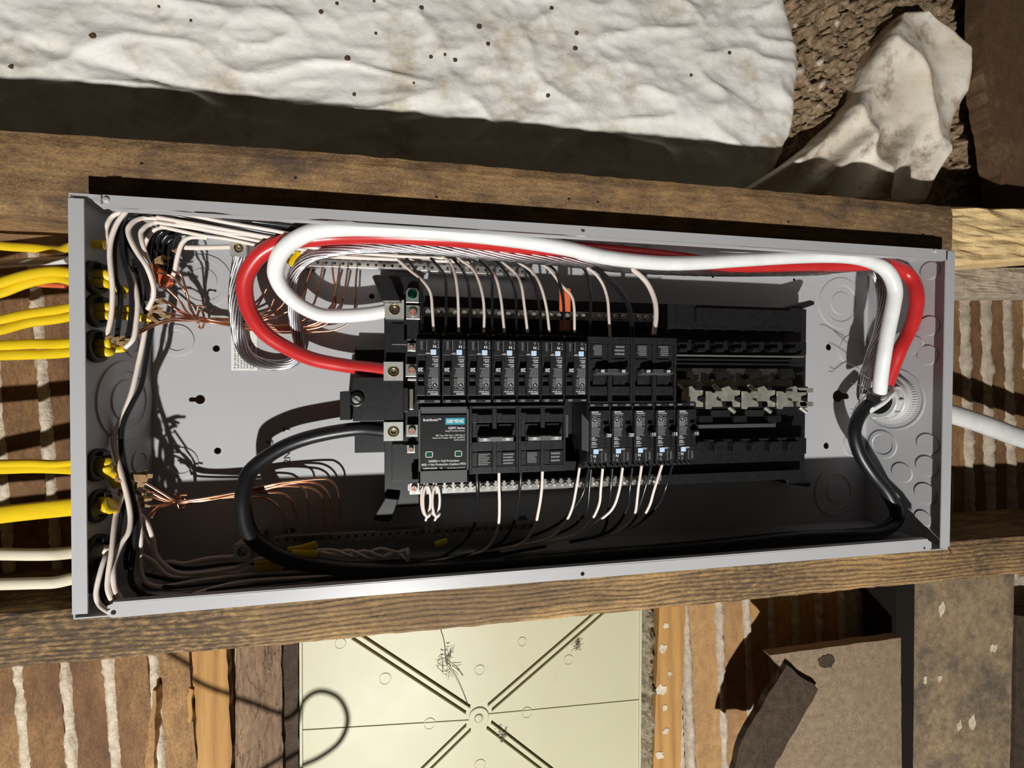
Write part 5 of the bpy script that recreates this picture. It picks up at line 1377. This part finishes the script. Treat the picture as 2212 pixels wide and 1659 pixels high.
AB = [([(300, 458), (264, 476), (262, 514), (266, 557), (279, 599), (285, 641), (283, 683), (277, 730)], [0.030, 0.030, 0.030, 0.034, 0.036], 'black wire sweeping from the corner to the third bushing'),
      ([(280, 458), (254, 500), (247, 545), (250, 599), (260, 637), (259, 673), (253, 730)], [0.030, 0.030, 0.032, 0.034], 'black wire running beside the long white sweep'),
      ([(330, 462), (282, 478), (272, 500), (278, 525), (294, 552), (307, 582), (317, 620), (317, 650)], [0.040, 0.040, 0.042, 0.046], 'black wire bending inside the white S bend'),
      ([(290, 560), (300, 610), (307, 649), (317, 679)], [0.048, 0.048, 0.050], 'short black wire ending in the second bushing paper'),
      ([(440, 500), (400, 503), (382, 512), (374, 535), (370, 570), (366, 600)], [0.064, 0.060, 0.064, 0.070], 'short glossy black wire next to the knockout'),
      ([(262, 470), (270, 520), (276, 580), (290, 640), (296, 690)], [0.040, 0.042, 0.042, 0.044], 'black wire hidden between the white sweeps')]
for pts, ys, lb in AB: wire(pts, ys, 'black_ins', lb, r=.0020)
for k, (pts, ys) in enumerate((([(430, 496), (372, 494), (345, 506), (335, 535), (332, 570), (340, 610)], [.066, .066, .07, .076]), ([(420, 504), (372, 504), (352, 520), (346, 550), (352, 590)], [.074, .074, .078, .084]), ([(400, 490), (350, 490), (328, 508), (322, 540), (318, 580), (322, 620)], [.058, .06, .064, .07]), ([(390, 512), (366, 520), (358, 545), (358, 580), (350, 615)], [.08, .082, .086, .09]))):
    wire(pts, ys, 'black_ins', 'black wire bunched in the dark corner behind the nested white bends', 'black wires bunched in the corner', r=.0021)
# bundle along the long wall, to the loops
for k, (pts, ys) in enumerate((([(300, 452), (401, 463), (488, 480), (600, 500), (700, 520), (860, 545)], [.020, .026, .034, .05, .06]), ([(339, 469), (461, 491), (564, 509), (680, 530), (840, 552)], [.026, .034, .044, .056, .066]), ([(339, 480), (434, 495), (542, 517), (660, 540), (800, 556)], [.034, .04, .05, .06, .07]),
        ([(380, 478), (461, 499), (542, 509), (660, 532), (900, 556)], [.034, .04, .05, .06, .07]), ([(347, 489), (434, 508), (502, 518), (620, 543), (740, 556), (870, 560)], [.044, .05, .058, .066, .074]), ([(640, 530), (760, 545), (900, 555), (1100, 562)], [.05, .056, .062, .066]), ([(650, 545), (760, 556), (900, 562), (1020, 566)], [.06, .066, .07, .072]))):
    wire(pts, ys, 'white_ins', 'off-white wire in the bundle that runs along the long wall and under the feeder loops', 'white wires bundled along the long wall', r=.0020)
for k, (pts, ys) in enumerate((([(260, 458), (330, 459), (407, 470), (515, 490), (600, 506), (760, 530)], [.03, .03, .036, .044, .056]), ([(300, 464), (400, 474), (500, 494), (620, 520), (800, 545)], [.04, .042, .048, .058, .066]), ([(420, 458), (520, 474), (600, 487), (700, 505), (860, 530)], [.03, .036, .044, .05, .056]), ([(330, 476), (430, 486), (540, 503), (650, 528), (800, 550)], [.046, .05, .056, .064, .07]),
        ([(360, 492), (420, 504), (500, 516), (620, 538), (760, 552)], [.056, .06, .066, .07, .074]), ([(480, 470), (560, 480), (650, 492), (760, 512), (1000, 540)], [.04, .044, .05, .056, .062]), ([(520, 482), (600, 494), (700, 512), (900, 540)], [.05, .056, .06, .066]))):
    wire(pts, ys, 'black_ins', 'black wire in the bundle that runs along the long wall and under the feeder loops', 'black wires bundled along the long wall', r=.0020)
# black and white pair crossing the end wall
wire([(318, 690), (309, 739), (300, 782), (285, 847), (266, 896), (248, 937), (246, 961), (255, 996), (265, 1034), (276, 1078), (282, 1117), (278, 1149), (262, 1175), (249, 1208), (245, 1240), (249, 1273), (264, 1301)], [.056, .056, .050, .044, .036, .032, .024, .012, .007], 'white_ins', 'long white wire crossing the end wall knockouts beside a black one', r=.0022)
wire([(330, 690), (320, 753), (306, 830), (287, 869), (267, 912), (262, 950), (267, 994), (282, 1053), (293, 1105), (293, 1145), (287, 1200), (282, 1243), (288, 1266), (310, 1285)], [.060, .056, .050, .046, .042, .040, .038, .036, .040], 'black_ins', 'long black wire crossing the end wall knockouts beside a white one', r=.0024)
# wires in the corner near the dark stud
DW = [([(267, 1066), (252, 1106), (246, 1143), (241, 1193), (234, 1240), (233, 1273), (245, 1303)], [.040, .026, .014, .008, .007], 'white wire dropping from the wide yellow cable to the flange corner'),
      ([(240, 1186), (229, 1200), (217, 1236), (208, 1280), (215, 1306), (236, 1322)], [.030, .015, .008, .005, .005], 'white wire bulging out nearest the end flange'),
      ([(288, 1062), (300, 1112), (304, 1164), (302, 1208), (306, 1240), (319, 1260), (354, 1267), (419, 1256), (506, 1245), (580, 1238), (700, 1236)], [.050, .044, .044, .048, .052, .056], 'white wire dropping straight and turning along the shaded wall'),
      ([(299, 1108), (319, 1132), (330, 1164), (336, 1195), (354, 1219), (386, 1238), (430, 1238), (506, 1227), (549, 1210), (580, 1206)], [.052, .052, .056, .060, .064], 'white wire in a wide open bend towards the yellow sleeve'),
      ([(300, 1196), (310, 1201), (332, 1214), (354, 1238), (380, 1248), (440, 1246), (520, 1238)], [.056, .058, .062, .066], 'white wire just under the wide open bend'),
      ([(306, 1150), (314, 1166), (327, 1186), (340, 1210)], [.056, .06, .066], 'short white wire peeking from behind the open bend'),
      ([(330, 1236), (360, 1214), (397, 1217), (451, 1206), (508, 1202)], [.070, .072, .074], 'shaded white wire ending in the lug beside the black feeder'),
      ([(290, 1300), (375, 1296), (440, 1277), (506, 1260), (580, 1252), (700, 1246), (820, 1240)], [.030, .034, .044, .05, .056], 'white wire lying along the shaded wall next to the flange')]
for pts, ys, lb in DW: wire(pts, ys, 'white_ins', lb, r=.0021)
DBk = [([(240, 1180), (230, 1190), (223, 1236), (219, 1273), (223, 1295), (234, 1314)], [.034, .020, .011, .009], 'black wire between the white drops in the flange corner'),
       ([(275, 1070), (265, 1102), (256, 1143), (252, 1175), (244, 1215), (240, 1260), (250, 1300)], [.044, .034, .022, .014], 'black wire behind the straight white drop'),
       ([(290, 1130), (280, 1170), (272, 1205), (275, 1230)], [.05, .046, .044], 'short black wire behind the long black one')]
for pts, ys, lb in DBk: wire(pts, ys, 'black_ins', lb, r=.0021)
for k, (pts, ys) in enumerate((([(310, 1262), (380, 1268), (480, 1258), (600, 1246), (760, 1238)], [.056, .06, .064]), ([(300, 1284), (360, 1290), (460, 1274), (600, 1258), (800, 1240), (1000, 1225)], [.044, .05, .056, .06]), ([(330, 1210), (400, 1228), (500, 1218), (600, 1216), (760, 1216), (960, 1206)], [.07, .074, .076]), ([(310, 1240), (400, 1256), (520, 1246), (700, 1228), (900, 1212), (1080, 1192)], [.064, .068, .072]), ([(600, 1230), (760, 1226), (900, 1218), (1050, 1202), (1180, 1180)], [.066, .068, .07]))):
    wire(pts, ys, 'black_ins', 'black wire lying in the bundle along the shaded wall under the black feeder', 'black wires bundled along the shaded wall', r=.0020)
# capped white pigtails (yellow sleeves)
def sleeve(pts, ys, r, lb):
    mb = MB(); mb.tube(path(pts, ys, r, 5), r, 12, True, r * .55, (0, 1, 0)); o = mb.build('yellow_sleeve', M['yellow']); tag(o, lb, 'sleeve')
sleeve([(624, 571), (634, 562), (648, 547)], [.060, .062], .0046, 'yellow sleeve peeking through the loop of the white feeder')
sleeve([(622, 1190), (650, 1186), (684, 1176)], [.052, .054], .0042, 'yellow sleeve capping the twisted white wires, narrow one')
sleeve([(630, 1198), (660, 1198), (686, 1198)], [.050, .052], .0052, 'wide yellow sleeve capping the twisted white wires')
sleeve([(550, 1224), (580, 1222), (612, 1226)], [.052, .056], .0056, 'yellow sleeve half hidden behind the black feeder')
sleeve([(940, 1176), (952, 1172), (966, 1168)], [.070, .072], .0036, 'small yellow sleeve tip below the shaded ground bar')
for k in range(3):
    P = path([(684, 1188 + k * 4), (760, 1196), (820, 1192 + k * 5), (872, 1186 + k * 8), (884, 1196 + k * 8)], [.054, .056, .058], .004, 9); L = len(P)
    Q = []
    for i, p in enumerate(P):
        a = i * 0.42 + k * 2.1; e = .0032 * min(1, i / 6) * min(1, (L - i) / 8 + .1)
        Q.append(p + Vector((0, math.cos(a) * e, math.sin(a) * e)))
    mb = MB(); mb.tube(Q, .0017, 8); o = mb.build('twisted_wire', M['white_ins']); tag(o, 'white wire twisted with two others behind the wide yellow sleeve', 'wire', 'twisted white pigtail')

# ------------------------------------------------------------------ service cable fitting at the far end wall
q = atX(1925, 862, WX - T)
fit = thing('cable_fitting', 'grey plastic cable fitting with a ribbed lock ring in the far end wall', 'cable fitting')
kd = MB(); kd.lathe([(0.0430, -0.0002), (0.0426, 0.0012), (0.0405, 0.0012), (0.0400, 0.0004), (0.033, 0.0004)], q, (-1, 0, 0), 48); kd.build('seat_ring', M['steel'], fit)
mb = MB(); mb.lathe([(0.0330, 0.0003), (0.0330, 0.006), (0.0318, 0.007), (0.0300, 0.0072), (0.0298, 0.0135), (0.0288, 0.0148), (0.0262, 0.0150), (0.0262, 0.022), (0.0252, 0.0232), (0.0205, 0.0232), (0.0200, 0.020), (0.0196, 0.0006), (0.0001, 0.0006)], q, (-1, 0, 0), 48); ring = mb.build('ring', M['pvc'], fit)
rm = MB(); rm.box(-.0006, .0006, -.0009, .0009, -.0005, .0005)
for k in range(64):
    a = 2 * math.pi * k / 64
    if k == 0:
        mb = MB(); mb.box(-.0032, .0030, -.0008, .0008, -.0012, .0008); tme = mb.mesh('tooth'); tme.materials.append(M['pvc'])
    o = bpy.data.objects.new('tooth', tme); link(o, ring)
    o.location = (q.x - .0035, q.y + math.cos(a) * .0332, q.z + math.sin(a) * .0332); o.rotation_euler = (a - math.pi / 2, 0, 0)
for k in range(10):
    a = 2 * math.pi * k / 10
    mb = MB(); mb.box(-.0056, 0.0, -.0009, .0009, -.0015, .0010)
    o = mb.build('lug_rib', M['pvc'], ring); o.location = (q.x - .0150, q.y + math.cos(a) * .0282, q.z + math.sin(a) * .0282); o.rotation_euler = (a - math.pi / 2, 0, 0)
mb = MB(); mb.lathe([(0.0194, 0.0185), (0.0120, 0.0160), (0.0001, 0.0150)], q, (-1, 0, 0), 32); mb.build('rubber_gland', M['rubber'], fit)
mb = MB(); mb.lathe([(0.024, 0.0), (0.024, 0.020), (0.020, 0.024), (0.0001, 0.024)], Vector((WX, q.y, q.z)), (1, 0, 0), 28); mb.build('outer_hub', M['pvc'], fit)
# jacket flap and cable outside
mb = MB(); mb.tube(smooth_path([q + Vector((-.012, .002, .002)), inside(1928, 850, .046), inside(1912, 868, .040), inside(1884, 886, .036)], 6), [.0052] * 19, 12, True, .0022, (0, 1, 0)); o = mb.build('jacket_flap', M['white_feed']); tag(o, 'cut white jacket flap folded out of the cable fitting', 'jacket flap')
mb = MB(); mb.tube(smooth_path([Vector((WX + .015, q.y, q.z)), at(2090, 905, .062), at(2150, 926, .058), at(2212, 948, .056), at(2450, 1020, .052), at(2750, 1090, .060)], 8), .0135, 20, True, .0105, (0, 1, 0)); o = mb.build('service_cable', M['seu']); tag(o, 'thick grey white service cable leaving the far end of the panel', 'cable')
mb = MB(); mb.tube(smooth_path([at(2048, 1184, -.001), at(2052, 1188, -.003), at(2054, 1196, -.004)], 4), .0007, 6); o = mb.build('copper_clipping', M['copper']); tag(o, 'tiny bright copper clipping at the corner of the far flange', 'clipping')

# ------------------------------------------------------------------ added cord out of view, laid to cast the looped shadow on the panel
LP = Vector(lamp.location)
pts = []
for px, py in ((330, 1480), (430, 1535), (520, 1562), (600, 1588), (640, 1560), (655, 1515), (690, 1493), (732, 1508), (751, 1552), (735, 1600), (690, 1636), (630, 1664), (540, 1720)):
    e = at(px, py, 0.098)
    pts.append(e.lerp(LP, 0.12))
mb = MB(); mb.tube(smooth_path(pts, 7), 0.0026, 8); o = mb.build('lamp_cord', M['black_ins'])
tag(o, 'black lamp cord looping in the open in front of the cream panel', 'cord')
